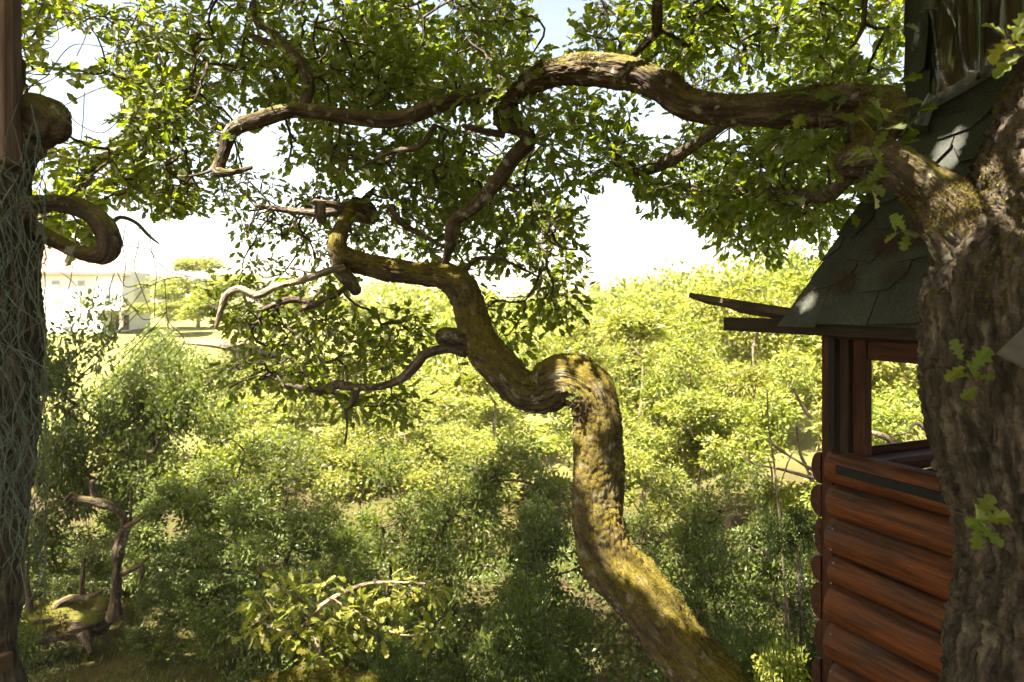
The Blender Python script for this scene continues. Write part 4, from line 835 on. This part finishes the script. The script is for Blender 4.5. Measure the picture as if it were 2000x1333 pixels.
# ------------------------------------------------------------------ woodland: tree and shrub kinds, then every plant placed
def tree_kind(seed, H, cw, trunk_frac, nt, per, size, T, m, bark, rad=.26, stems=1, r0=.06, low=.3, flat=.55):
    """returns (wood mesh, crown mesh) standing at the origin, H tall, crown width about cw"""
    rng = np.random.default_rng(seed); sk = []; wood = []
    for s in range(stems):
        a = rng.random() * 6.28; sp = (0 if stems == 1 else .22 * cw); lean_ = np.array([math.cos(a), math.sin(a)]) * sp
        P = [[.04 * math.cos(a) * s, .04 * math.sin(a) * s, -.3]]
        for k in range(1, 6):
            f = k / 5; P.append([lean_[0] * f + rng.normal(0, .035 * H * .3), lean_[1] * f + rng.normal(0, .035 * H * .3), H * trunk_frac * f])
        C = catmull(P, 36); R = np.linspace(r0, r0 * .35, 36) / math.sqrt(stems); V, Q, bk, N = tube(C, R, 9); V = V + N * (bark_disp(bk, .006, 35, seed, .008))[:, None]
        wood.append((V, Q, bk)); sk.append(C[10:])
    # lobes
    nl = rng.integers(9, 14); tg = []
    z0 = H * low; zc = (H + z0) / 2
    for k in range(nl):
        a = k * 2.4 + rng.uniform(-.4, .4); f = rng.uniform(-1, 1) if k else 1.0; rr = cw / 2 * math.sqrt(max(.05, 1 - (f * .9) ** 2)) * rng.uniform(.45, .75) * (0.25 if k == 0 else 1)
        c = np.array([math.cos(a) * rr, math.sin(a) * rr, zc + f * (H - z0) / 2 * .78]); lr = cw * rng.uniform(.13, .22)
        n = int(nt / nl); o = rng.normal(size=(n, 3)); o = o / np.linalg.norm(o, axis=1, keepdims=True) * (rng.random((n, 1)) ** .45); o[:, 2] *= flat + .25
        tg.append(c + o * lr)
    tg = np.vstack(tg); tg = tg[tg[:, 2] > .08]
    segs, wt, D = grow(np.vstack(sk), tg, rng, .15)
    wood.append(tuple(twig_mesh(segs, wt, .003, .035)))
    V, Q, bk = merge(wood); mw = mesh("trunk", V, Q, bark, True, {"bk": bk})
    V, Fc, rn = spray_leaves(T, tg, D, per, rad, size, rng, .6); mc = mesh("crown", V, Fc, m, False, {"rnd": rn})
    return mw, mc, H, cw
KN = {}
KN["far"] = [tree_kind(200 + k, 7, 4.6, .62, 260, 38, .16, LEAF2, LEAF_FAR, BARK_PALE, .34, 1 + k % 2, .09, .22) for k in range(4)]
KN["mid"] = [tree_kind(220 + k, 5, 3.4, .6, 300, 26, .115, LEAF4, LEAF_FAR, BARK_PALE, .25, 1 + k % 2, .06, .2) for k in range(3)]
KN["sap"] = [tree_kind(240 + k, 5.5, 2.6, .8, 260, 26, .10, LEAF4, LEAF_FAR, BARK_PALE, .24, 1, .055, .42) for k in range(2)]
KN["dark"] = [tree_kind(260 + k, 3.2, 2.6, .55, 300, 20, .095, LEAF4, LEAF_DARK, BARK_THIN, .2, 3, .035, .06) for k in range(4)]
KN["oaky"] = [tree_kind(280 + k, 3.6, 2.8, .6, 330, 18, .085, OAK8, LEAF_OAK, BARK_THIN, .2, 1, .05, .2) for k in range(2)]
KN["ivy"] = [tree_kind(300, 3.4, 1.3, .9, 420, 30, .055, LEAF4, LEAF_IVY, BARK_THIN, .13, 1, .06, .02)]
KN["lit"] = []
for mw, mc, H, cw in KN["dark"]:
    m2 = mc.copy(); m2.materials[0] = LEAF_MID; KN["lit"].append((mw, m2, H, cw))  # same shrubs, sunlit look given by the brighter leaf colour
prng = np.random.default_rng(404)
def plant(kind, k, px, d, ytop, wpx, name, label, cat="tree", group=None, rot=None):
    mw, mc, H, cw = KN[kind][k % len(KN[kind])]; x = (px - HX) / F * d; z = gz(x, d); top = CZ - (ytop - HY) / F * d; sz = max(top - z, .6) / H; sw = wpx * d / F / cw
    sw = min(max(sw, .45 * sz), 2.2 * sz)
    r = thing(name, label, cat, (x, d, z), group); r.rotation_euler = (0, 0, prng.random() * 6.28 if rot is None else rot); r.scale = (sw, sw, sz)
    for n_, me in (("trunk", mw), ("crown", mc)):
        o = bpy.data.objects.new(n_, me); COL.objects.link(o); o.parent = r
        if n_ == "crown": o["kind"] = "stuff"
    return r
T_ = "deciduous_tree"; B_ = "woodland_shrub"
PL = [
 # beyond the cabin and right of the S-shaped trunk
 ("sap", 0, 1255, 15, 600, 300, "young_tree", "slender pale-stemmed young tree just right of the S-shaped trunk's bend"),
 ("far", 0, 1420, 20, 560, 330, T_, "sunlit rounded tree below the tips of the projecting eave boards"),
 ("far", 1, 1585, 21, 505, 330, T_, "tall bright tree rising left of the roof's lower corner"),
 ("far", 2, 1300, 27, 575, 280, T_, "bright tree breaking the skyline right of the hanging leaf spray"),
 ("far", 3, 1470, 29, 530, 300, T_, "pale yellow-green tree on the skyline behind the eave boards"),
 ("far", 0, 1760, 19, 470, 420, T_, "tree filling the cabin's window opening"),
 ("far", 1, 1180, 26, 620, 260, T_, "pale tree standing right above the S-shaped trunk's hump"),
 ("mid", 0, 1370, 13, 760, 300, T_, "green tree between the S-shaped trunk and the cabin post, upper of two"),
 ("mid", 1, 1540, 13.5, 690, 300, T_, "leafy tree touching the cabin's corner post on its left"),
 ("mid", 2, 1720, 12, 760, 320, T_, "green tree low in the cabin's window opening"),
 ("mid", 0, 1240, 12, 880, 240, T_, "low bright tree at the right flank of the S-shaped trunk"),
 # the middle distance
 ("far", 2, 1060, 23, 730, 300, T_, "hazy bright tree under the S-shaped trunk's dip"),
 ("far", 3, 950, 28, 690, 300, T_, "washed-out sunlit tree beyond the knotted lower branch"),
 ("far", 0, 850, 24, 760, 300, T_, "broad yellow-green tree below the lower side branch"),
 ("far", 1, 740, 30, 690, 300, T_, "sunlit tree showing between the two lower side branches"),
 ("far", 2, 640, 25, 740, 300, T_, "bright yellow tree behind the lowest hanging oak leaves"),
 ("far", 3, 530, 27, 710, 280, T_, "pale tree below the end of the long bare branch"),
 ("far", 1, 470, 37, 540, 280, T_, "bushy tree on the slope right of the pale path"),
 ("far", 0, 385, 50, 500, 330, T_, "rounded tree beside the white house"),
 ("far", 2, 560, 52, 560, 320, T_, "hazy tree on the ridge behind the bare pale branch"),
 ("far", 3, 700, 58, 580, 300, T_, "faint ridge tree left of the trunk's upper bend"),
 ("far", 0, 830, 62, 585, 300, T_, "faint ridge tree behind the trunk's upper bend"),
 ("far", 1, 1010, 55, 600, 300, T_, "hazy tree behind the hanging leaf spray in the centre"),
 ("mid", 1, 470, 17, 780, 280, T_, "sunlit small tree left of centre above the dark thicket"),
 ("mid", 2, 900, 15, 850, 260, T_, "bright small tree left of the S-shaped trunk's lower half"),
 ("mid", 0, 700, 16, 820, 280, T_, "yellow-green small tree in the middle of the hollow"),
 ("far", 2, 330, 43, 560, 170, T_, "small rounded tree right below the white house"),
 ("lit", 2, 300, 26, 640, 200, "tall_shrub", "yellow-green bush on the slope under the white house"),
 ("lit", 3, 400, 22, 690, 220, "tall_shrub", "sunlit bush on the slope below the pale path"),
 ("lit", 1, 250, 17, 690, 200, "tall_shrub", "bush half hidden behind the loose wire ends"),
 # left side
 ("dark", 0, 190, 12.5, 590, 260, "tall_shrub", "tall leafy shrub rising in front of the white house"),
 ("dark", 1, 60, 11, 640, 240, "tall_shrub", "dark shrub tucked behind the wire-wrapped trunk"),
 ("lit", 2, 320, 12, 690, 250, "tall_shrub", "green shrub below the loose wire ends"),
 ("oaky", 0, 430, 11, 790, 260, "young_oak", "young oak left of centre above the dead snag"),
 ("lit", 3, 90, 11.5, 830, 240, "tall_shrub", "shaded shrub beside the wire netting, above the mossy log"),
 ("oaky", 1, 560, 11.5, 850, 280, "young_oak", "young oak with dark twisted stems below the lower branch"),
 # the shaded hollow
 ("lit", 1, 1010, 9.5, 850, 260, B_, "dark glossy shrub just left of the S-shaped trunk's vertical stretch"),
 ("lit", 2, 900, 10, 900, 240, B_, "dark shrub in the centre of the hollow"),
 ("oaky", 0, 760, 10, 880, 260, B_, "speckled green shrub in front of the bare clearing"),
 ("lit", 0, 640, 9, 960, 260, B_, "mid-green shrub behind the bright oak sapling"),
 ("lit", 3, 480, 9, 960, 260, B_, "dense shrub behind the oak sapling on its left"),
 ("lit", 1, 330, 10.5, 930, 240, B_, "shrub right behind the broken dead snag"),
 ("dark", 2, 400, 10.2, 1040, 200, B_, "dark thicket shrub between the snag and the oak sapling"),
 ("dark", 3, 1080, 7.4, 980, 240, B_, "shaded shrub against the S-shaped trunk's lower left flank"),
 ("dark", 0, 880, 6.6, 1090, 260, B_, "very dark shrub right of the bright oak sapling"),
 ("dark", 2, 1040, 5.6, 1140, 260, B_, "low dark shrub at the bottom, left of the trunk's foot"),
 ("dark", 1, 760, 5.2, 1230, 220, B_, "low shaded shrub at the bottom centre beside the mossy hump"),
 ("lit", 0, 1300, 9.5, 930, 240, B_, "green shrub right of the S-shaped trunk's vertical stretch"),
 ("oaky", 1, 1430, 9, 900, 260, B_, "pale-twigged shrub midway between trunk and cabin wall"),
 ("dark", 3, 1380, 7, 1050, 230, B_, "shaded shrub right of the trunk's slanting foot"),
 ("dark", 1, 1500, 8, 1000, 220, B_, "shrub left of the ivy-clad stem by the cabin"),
 ("ivy", 0, 1560, 6.5, 960, 130, "ivy_clad_stem", "dark ivy-clad stem beside the cabin's log ends"),
 ("dark", 2, 1460, 5.6, 1180, 200, B_, "low shrub between the trunk's foot and the cabin"),
 ("mid", 2, 1540, 4.6, 1255, 130, B_, "bright sunlit shrub at the foot of the log wall"),
 ("lit", 3, 230, 11.5, 1000, 200, B_, "small shrub behind the mossy fallen log"),
 ("dark", 0, -40, 6.0, 1040, 150, B_, "shaded shrub under the wire netting at the left edge"),
 ("dark", 2, 560, 6.3, 1130, 220, B_, "dark shrub hidden behind the oak sapling's lit leaves"),
 ("dark", 3, 305, 8.9, 1120, 120, B_, "low dark shrub just right of the broken dead snag"),
 ("dark", 0, 175, 9.8, 1060, 150, B_, "low shrub behind the foot of the dead snag"),
 ("sap", 1, 1350, 14, 610, 230, "young_tree", "slim tree with a bare pale lower stem midway to the cabin"),
 ("sap", 0, 1480, 16, 570, 260, "young_tree", "slim upright tree under the tips of the eave boards"),
 ("sap", 1, 1150, 18, 660, 240, "young_tree", "thin-stemmed tree peeping over the S-shaped trunk's hump"),
 ("sap", 0, 960, 19, 720, 240, "young_tree", "thin pale-stemmed tree left of the S-shaped trunk's dip"),
 ("sap", 1, 790, 20, 730, 240, "young_tree", "thin pale-stemmed tree below the lower side branch"),
 ("sap", 0, 580, 18, 760, 220, "young_tree", "thin tree below the lowest hanging oak leaves"),
 ("lit", 1, 1700, 9, 900, 260, B_, "shrub below the window opening behind the cabin"),
]
for (kd, k, px, d, yt, wp, nm, lb_) in PL:
    plant(kd, k, px, d, yt, wp, nm, lb_, "shrub" if ("shrub" in nm or nm == "ivy_clad_stem") else "tree", {"deciduous_tree": "trees across the valley", "woodland_shrub": "shrubs in the shaded hollow"}.get(nm))

# far wood: one mass beyond what can be counted
def wood_mass(name, label, pts, per, size, seed, m):
    rng = np.random.default_rng(seed); Vs = []
    P = []
    for (x, y, z, r, h) in pts:
        n = 46; o = rng.normal(size=(n, 3)); o /= np.linalg.norm(o, axis=1, keepdims=True); o[:, 2] = np.abs(o[:, 2]) * 1.1 - .25
        P.append(np.array([x, y, z + h * .45]) + o * np.array([r, r, h * .55]) * rng.uniform(.75, 1.05, (n, 1)))
    P = np.vstack(P); V, Fc, rn = spray_leaves(LEAF2, P, rng.normal(size=P.shape), per, .75, size, rng, .5)
    return tag(part(name, V, Fc, m, None, False, {"rnd": rn}), label, "wood", kind="stuff")
fr_ = np.random.default_rng(31); pts = []
for k in range(150):
    y = fr_.uniform(34, 120) if k > 60 else fr_.uniform(30, 60); x = fr_.uniform(-.3, .95) * y * .85
    if x < -.14 * y and y < 60: continue
    h = fr_.uniform(5, 7.5) if x < .15 * y else fr_.uniform(5.5, 8.5); pts.append((x, y, gz(x, y), fr_.uniform(1.8, 3), h))
wood_mass("far_woodland", "sunlit woodland covering the far side of the valley", pts, 12, .39, 5, LEAF_FAR)
pts = []
for k in range(120):
    y = fr_.uniform(140, 420); x = fr_.uniform(-.75, .8) * y; pts.append((x, y, gz(x, y) - 1, fr_.uniform(4, 8), fr_.uniform(5, 9)))
wood_mass("distant_woodland", "hazy distant woodland along the horizon", pts, 5, 1.7, 6, LEAF_FAR)
# ground cover in the hollow
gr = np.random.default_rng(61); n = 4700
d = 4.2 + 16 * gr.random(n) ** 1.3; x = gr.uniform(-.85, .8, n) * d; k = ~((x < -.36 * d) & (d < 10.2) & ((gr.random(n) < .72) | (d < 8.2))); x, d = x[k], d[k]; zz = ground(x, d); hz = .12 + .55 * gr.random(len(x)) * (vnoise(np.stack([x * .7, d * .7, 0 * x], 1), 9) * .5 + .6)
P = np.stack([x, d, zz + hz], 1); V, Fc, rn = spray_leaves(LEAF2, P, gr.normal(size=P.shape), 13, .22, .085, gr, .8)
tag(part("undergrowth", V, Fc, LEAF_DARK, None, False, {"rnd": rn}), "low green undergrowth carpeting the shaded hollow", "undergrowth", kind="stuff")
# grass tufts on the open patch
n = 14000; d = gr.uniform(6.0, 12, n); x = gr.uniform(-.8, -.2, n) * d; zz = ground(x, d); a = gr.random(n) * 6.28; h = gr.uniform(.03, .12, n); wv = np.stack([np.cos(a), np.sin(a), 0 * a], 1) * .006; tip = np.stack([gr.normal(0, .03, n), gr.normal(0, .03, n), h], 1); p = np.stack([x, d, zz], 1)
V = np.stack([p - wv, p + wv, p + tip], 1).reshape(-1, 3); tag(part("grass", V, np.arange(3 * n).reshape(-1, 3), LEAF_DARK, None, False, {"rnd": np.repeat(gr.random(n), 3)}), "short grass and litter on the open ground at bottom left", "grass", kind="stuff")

# ------------------------------------------------------------------ dead wood and near low things
fl = thing("fallen_log", "thick mossy fallen log lying at the bottom left", "log", at(150, 1235, 9))
V, Q, bk, c_, r_ = limb([(-120, 1262, 8.6, 34), (0, 1240, 8.8, 36), (80, 1222, 9, 34), (150, 1208, 9.1, 34), (192, 1202, 9.2, 33)], 120, 60, .02, 12, .06, 71); part("trunk", V, Q, BARK_LOG, fl, True, {"bk": bk})
W, T3 = moss_fur(V, Q, 12, .2, 9000, .01, .04); part("moss", W, T3, M_MOSS, fl, kind="stuff")
for p in ([(165, 1235, 9, 14), (172, 1255, 8.95, 9), (176, 1275, 8.9, 4)], [(95, 1200, 9, 7), (130, 1172, 9, 8), (180, 1165, 8.9, 6), (205, 1150, 8.9, 3)], [(60, 1190, 8.9, 6), (52, 1150, 8.9, 7), (50, 1100, 8.9, 5)], [(160, 1160, 8.9, 5), (162, 1120, 8.9, 4), (165, 1090, 8.9, 3)]):
    V, Q, bk, c_, r_ = limb(p, 40, 16, .008, 20, .01, 72); part("branch", V, Q, BARK_SNAG, fl, True, {"bk": bk})
sn = thing("dead_snag", "pale broken dead snag with two stubby arms above the mossy log", "dead tree", at(225, 1160, 8.6))
for k, p in enumerate(([(222, 1210, 8.7, 17), (228, 1120, 8.7, 16), (234, 1060, 8.7, 15), (245, 1025, 8.7, 14), (228, 995, 8.6, 13), (195, 982, 8.55, 12), (160, 975, 8.5, 10), (133, 972, 8.5, 7)], [(188, 980, 8.55, 9), (184, 962, 8.55, 9), (180, 942, 8.5, 8)], [(150, 974, 8.5, 6), (140, 965, 8.5, 5), (126, 980, 8.4, 3)], [(245, 1030, 8.7, 9), (265, 1020, 8.6, 6), (282, 1008, 8.6, 3)], [(255, 1020, 8.7, 4), (256, 985, 8.7, 4), (258, 950, 8.7, 2)], [(240, 1120, 8.7, 8), (268, 1108, 8.6, 6), (290, 1088, 8.6, 4)], [(275, 1100, 8.6, 5), (278, 1120, 8.6, 6), (274, 1136, 8.6, 3)])):
    p = [(x, y, d, q * .74) for x, y, d, q in p]
    V, Q, bk, c_, r_ = limb(p, 24 * len(p), 26, .018, 22, .045, 80 + k); part("trunk" if k == 0 else "branch", V, Q, BARK_SNAG, sn, True, {"bk": bk})
db = thing("dead_branches", "pale bare forked branches seen through the cabin's window opening", "branches", at(1770, 900, 8))
for k, p in enumerate(([(1690, 842, 8, 4), (1725, 853, 8, 6), (1745, 868, 8, 6), (1775, 893, 7.9, 6), (1830, 960, 7.8, 6), (1850, 1100, 7.7, 7)], [(1725, 856, 8, 4), (1770, 845, 8, 4), (1790, 828, 8.1, 4), (1815, 845, 8.1, 4)], [(1712, 874, 8, 3), (1740, 874, 8, 4), (1765, 884, 8, 4)])):
    V, Q, bk, c_, r_ = limb(p, 20 * len(p), 14, .004, 30, .01, 90 + k); part("branch", V, Q, BARK_PALE, db, True, {"bk": bk})
ds = thing("bare_saplings", "thin bare twiggy stem left of the cabin's log ends", "sapling", at(1530, 1200, 7.5))
for k, p in enumerate(([(1540, 1250, 7.5, 5), (1518, 960, 7.4, 4), (1502, 840, 7.4, 3), (1498, 760, 7.4, 2)], [(1445, 880, 7.6, 2), (1470, 905, 7.5, 4), (1530, 918, 7.5, 4), (1590, 935, 7.4, 5)], [(1550, 760, 8, 6), (1565, 790, 8, 6), (1582, 815, 8, 5)], [(1500, 862, 7.6, 4), (1540, 890, 7.6, 5), (1590, 920, 7.5, 5)], [(1520, 960, 7.4, 2), (1545, 890, 7.4, 2), (1580, 840, 7.4, 1.5)], [(1462, 870, 7.6, 2), (1465, 900, 7.6, 2)])):
    p = [(x, y, d, q * .6) for x, y, d, q in p]
    V, Q, bk, c_, r_ = limb(p, 20 * len(p), 12, .003, 30, .008, 95 + k); part("stem", V, Q, BARK_PALE, ds, True, {"bk": bk})
# bright oak sapling in the lower left centre
osap = thing("oak_sapling", "small oak sapling with large bright lobed leaves near the bottom centre-left", "sapling", at(620, 1420, 4.6))
sk = []
for k, p in enumerate(([(612, 1480, 4.5, 7), (618, 1330, 4.5, 7), (620, 1260, 4.55, 6), (605, 1215, 4.6, 5), (640, 1175, 4.65, 4), (720, 1140, 4.7, 3), (830, 1140, 4.7, 2)], [(606, 1215, 4.6, 4), (560, 1235, 4.5, 3), (500, 1210, 4.5, 2)], [(650, 1170, 4.65, 3), (700, 1200, 4.6, 2), (780, 1240, 4.6, 2), (860, 1235, 4.6, 1.5)], [(606, 1220, 4.6, 3), (570, 1170, 4.7, 2), (540, 1140, 4.7, 1.5)])):
    V, Q, bk, c_, r_ = limb(p, 18 * len(p), 14, .002, 60, .004, 97 + k); part("stem" if k == 0 else "branch", V, Q, BARK_PALE, osap, True, {"bk": bk}); sk.append(c_[::2])
crown(osap, [(640, 1170, 110, 40, 4.5, 4.9, 16), (760, 1150, 90, 30, 4.5, 4.9, 12), (560, 1220, 80, 40, 4.4, 4.8, 13), (640, 1240, 60, 40, 4.4, 4.7, 8), (800, 1230, 80, 25, 4.5, 4.8, 8), (540, 1160, 50, 30, 4.6, 4.9, 5), (720, 1210, 60, 30, 4.5, 4.8, 6), (620, 1290, 40, 30, 4.3, 4.6, 3)], sk, 105, per=9, size=.085, rad=.11, m=LEAF_FAR, T=OAK16, cull=False)
mh = thing("mossy_hump", "low rounded moss-covered log end at the bottom edge", "log", at(650, 1345, 4.3))
V, Q, bk, c_, r_ = limb([(480, 1372, 4.4, 34), (570, 1352, 4.3, 34), (650, 1347, 4.25, 32), (720, 1354, 4.25, 28)], 80, 60, .006, 30, .02, 99); part("trunk", V, Q, BARK_LOG, mh, True, {"bk": bk})
W, T3 = moss_fur(V, Q, 14, -.3, 14000, .006, .02); part("moss", W, T3, M_MOSS, mh, kind="stuff")

# ------------------------------------------------------------------ white house on the slope
hd = 46.0; hb = at(140, 648, hd); house = thing("white_house", "white rendered house with pale tiled roof on the hill at the left", "house", hb)
def wbox(nm, x0, x1, y0, y1, d0, d1, m, par=None):
    a, b = at(x0, y1, d0), at(x1, y0, d0); c = (a + b) / 2; c[1] = (d0 + d1) / 2
    return box(nm, c, np.array([[1, 0, 0], [0, 1, 0], [0, 0, 1]]), (abs(b[0] - a[0]) / 2, (d1 - d0) / 2, abs(b[2] - a[2]) / 2), m, par or house, .01)
wbox("wall", -190, 200, 527, 665, hd - 1.0, hd + 5, M_WHITE)
wbox("bay", 186, 240, 528, 603, hd - 1.2, hd + .2, M_WHITE)
wbox("lower_wall", 190, 218, 604, 655, hd + .4, hd + 2, M_WHITE)
wbox("balcony_slab", 184, 243, 603, 607, hd - 1.3, hd + 1, M_FRAME)
wbox("column", 233, 238, 607, 640, hd - .9, hd - .7, M_WHITE)
gw = wbox("garden_wall", 226, 246, 616, 645, hd + .2, hd + .6, M_BROWN)
def wn(x0, x1, y0, y1, d, bars=True):
    f = wbox("window", x0, x1, y0, y1, d - .06, d + .05, M_FRAME); wbox("pane", x0 + 1.5, x1 - 1.5, y0 + 1.5, y1 - 1.5, d - .075, d - .03, M_PANE, f)
    if bars:
        for k in range(5): wbox("bar", x0 + 1.5 + k * (x1 - x0 - 3) / 4 - .3, x0 + 1.5 + k * (x1 - x0 - 3) / 4 + .3, (y0 + y1) / 2 + 2, y1, d - .16, d - .12, M_WHITE, f)
wn(202, 219, 545, 591, hd - 1.2); wn(150, 166, 548, 590, hd - 1); wn(100, 116, 548, 590, hd - 1); wn(40, 56, 548, 590, hd - 1); wn(120, 140, 615, 645, hd - 1, False)
e = [at(-205, 529, hd - 1.15), at(256, 534, hd - 1.35), at(256, 534, hd - 1.5) + np.array([-5.4, 8.5, 0]), at(-205, 529, hd - 1.5) + np.array([0, 8.5, 0])]; rg = [at(-100, 470, hd + 3.5), at(120, 482, hd + 3.5)]
V = np.array(e + rg + [p + UPV * -.16 for p in e]); rf = part("roof", V, [(0, 1, 5, 4), (1, 2, 5), (2, 3, 4, 5), (3, 0, 4), (6, 7, 1, 0), (7, 8, 2, 1), (8, 9, 3, 2), (9, 6, 0, 3), (9, 8, 7, 6)], M_TILE, house)

# ------------------------------------------------------------------ warm summer haze in the valley air
hz = bpy.data.materials.new("haze_air"); hz.use_nodes = True; t = hz.node_tree; t.nodes.clear()
o_ = t.nodes.new("ShaderNodeOutputMaterial"); pv = t.nodes.new("ShaderNodeVolumePrincipled"); pv.inputs["Color"].default_value = (.97, .95, .86, 1); pv.inputs["Density"].default_value = .0005; pv.inputs["Anisotropy"].default_value = .2
t.links.new(pv.outputs[0], o_.inputs["Volume"])
zt = max(CZ + 7.2, 0); zb = float(Z.min()) - 1
V = np.array([(x, y, z) for x in (-2600, 2600) for y in (-70, 4600) for z in (zb, zt)], float)
tag(part("haze", V, [(0, 1, 3, 2), (4, 6, 7, 5), (0, 4, 5, 1), (2, 3, 7, 6), (0, 2, 6, 4), (1, 5, 7, 3)], hz), "pale summer haze filling the valley air", "haze", kind="stuff")
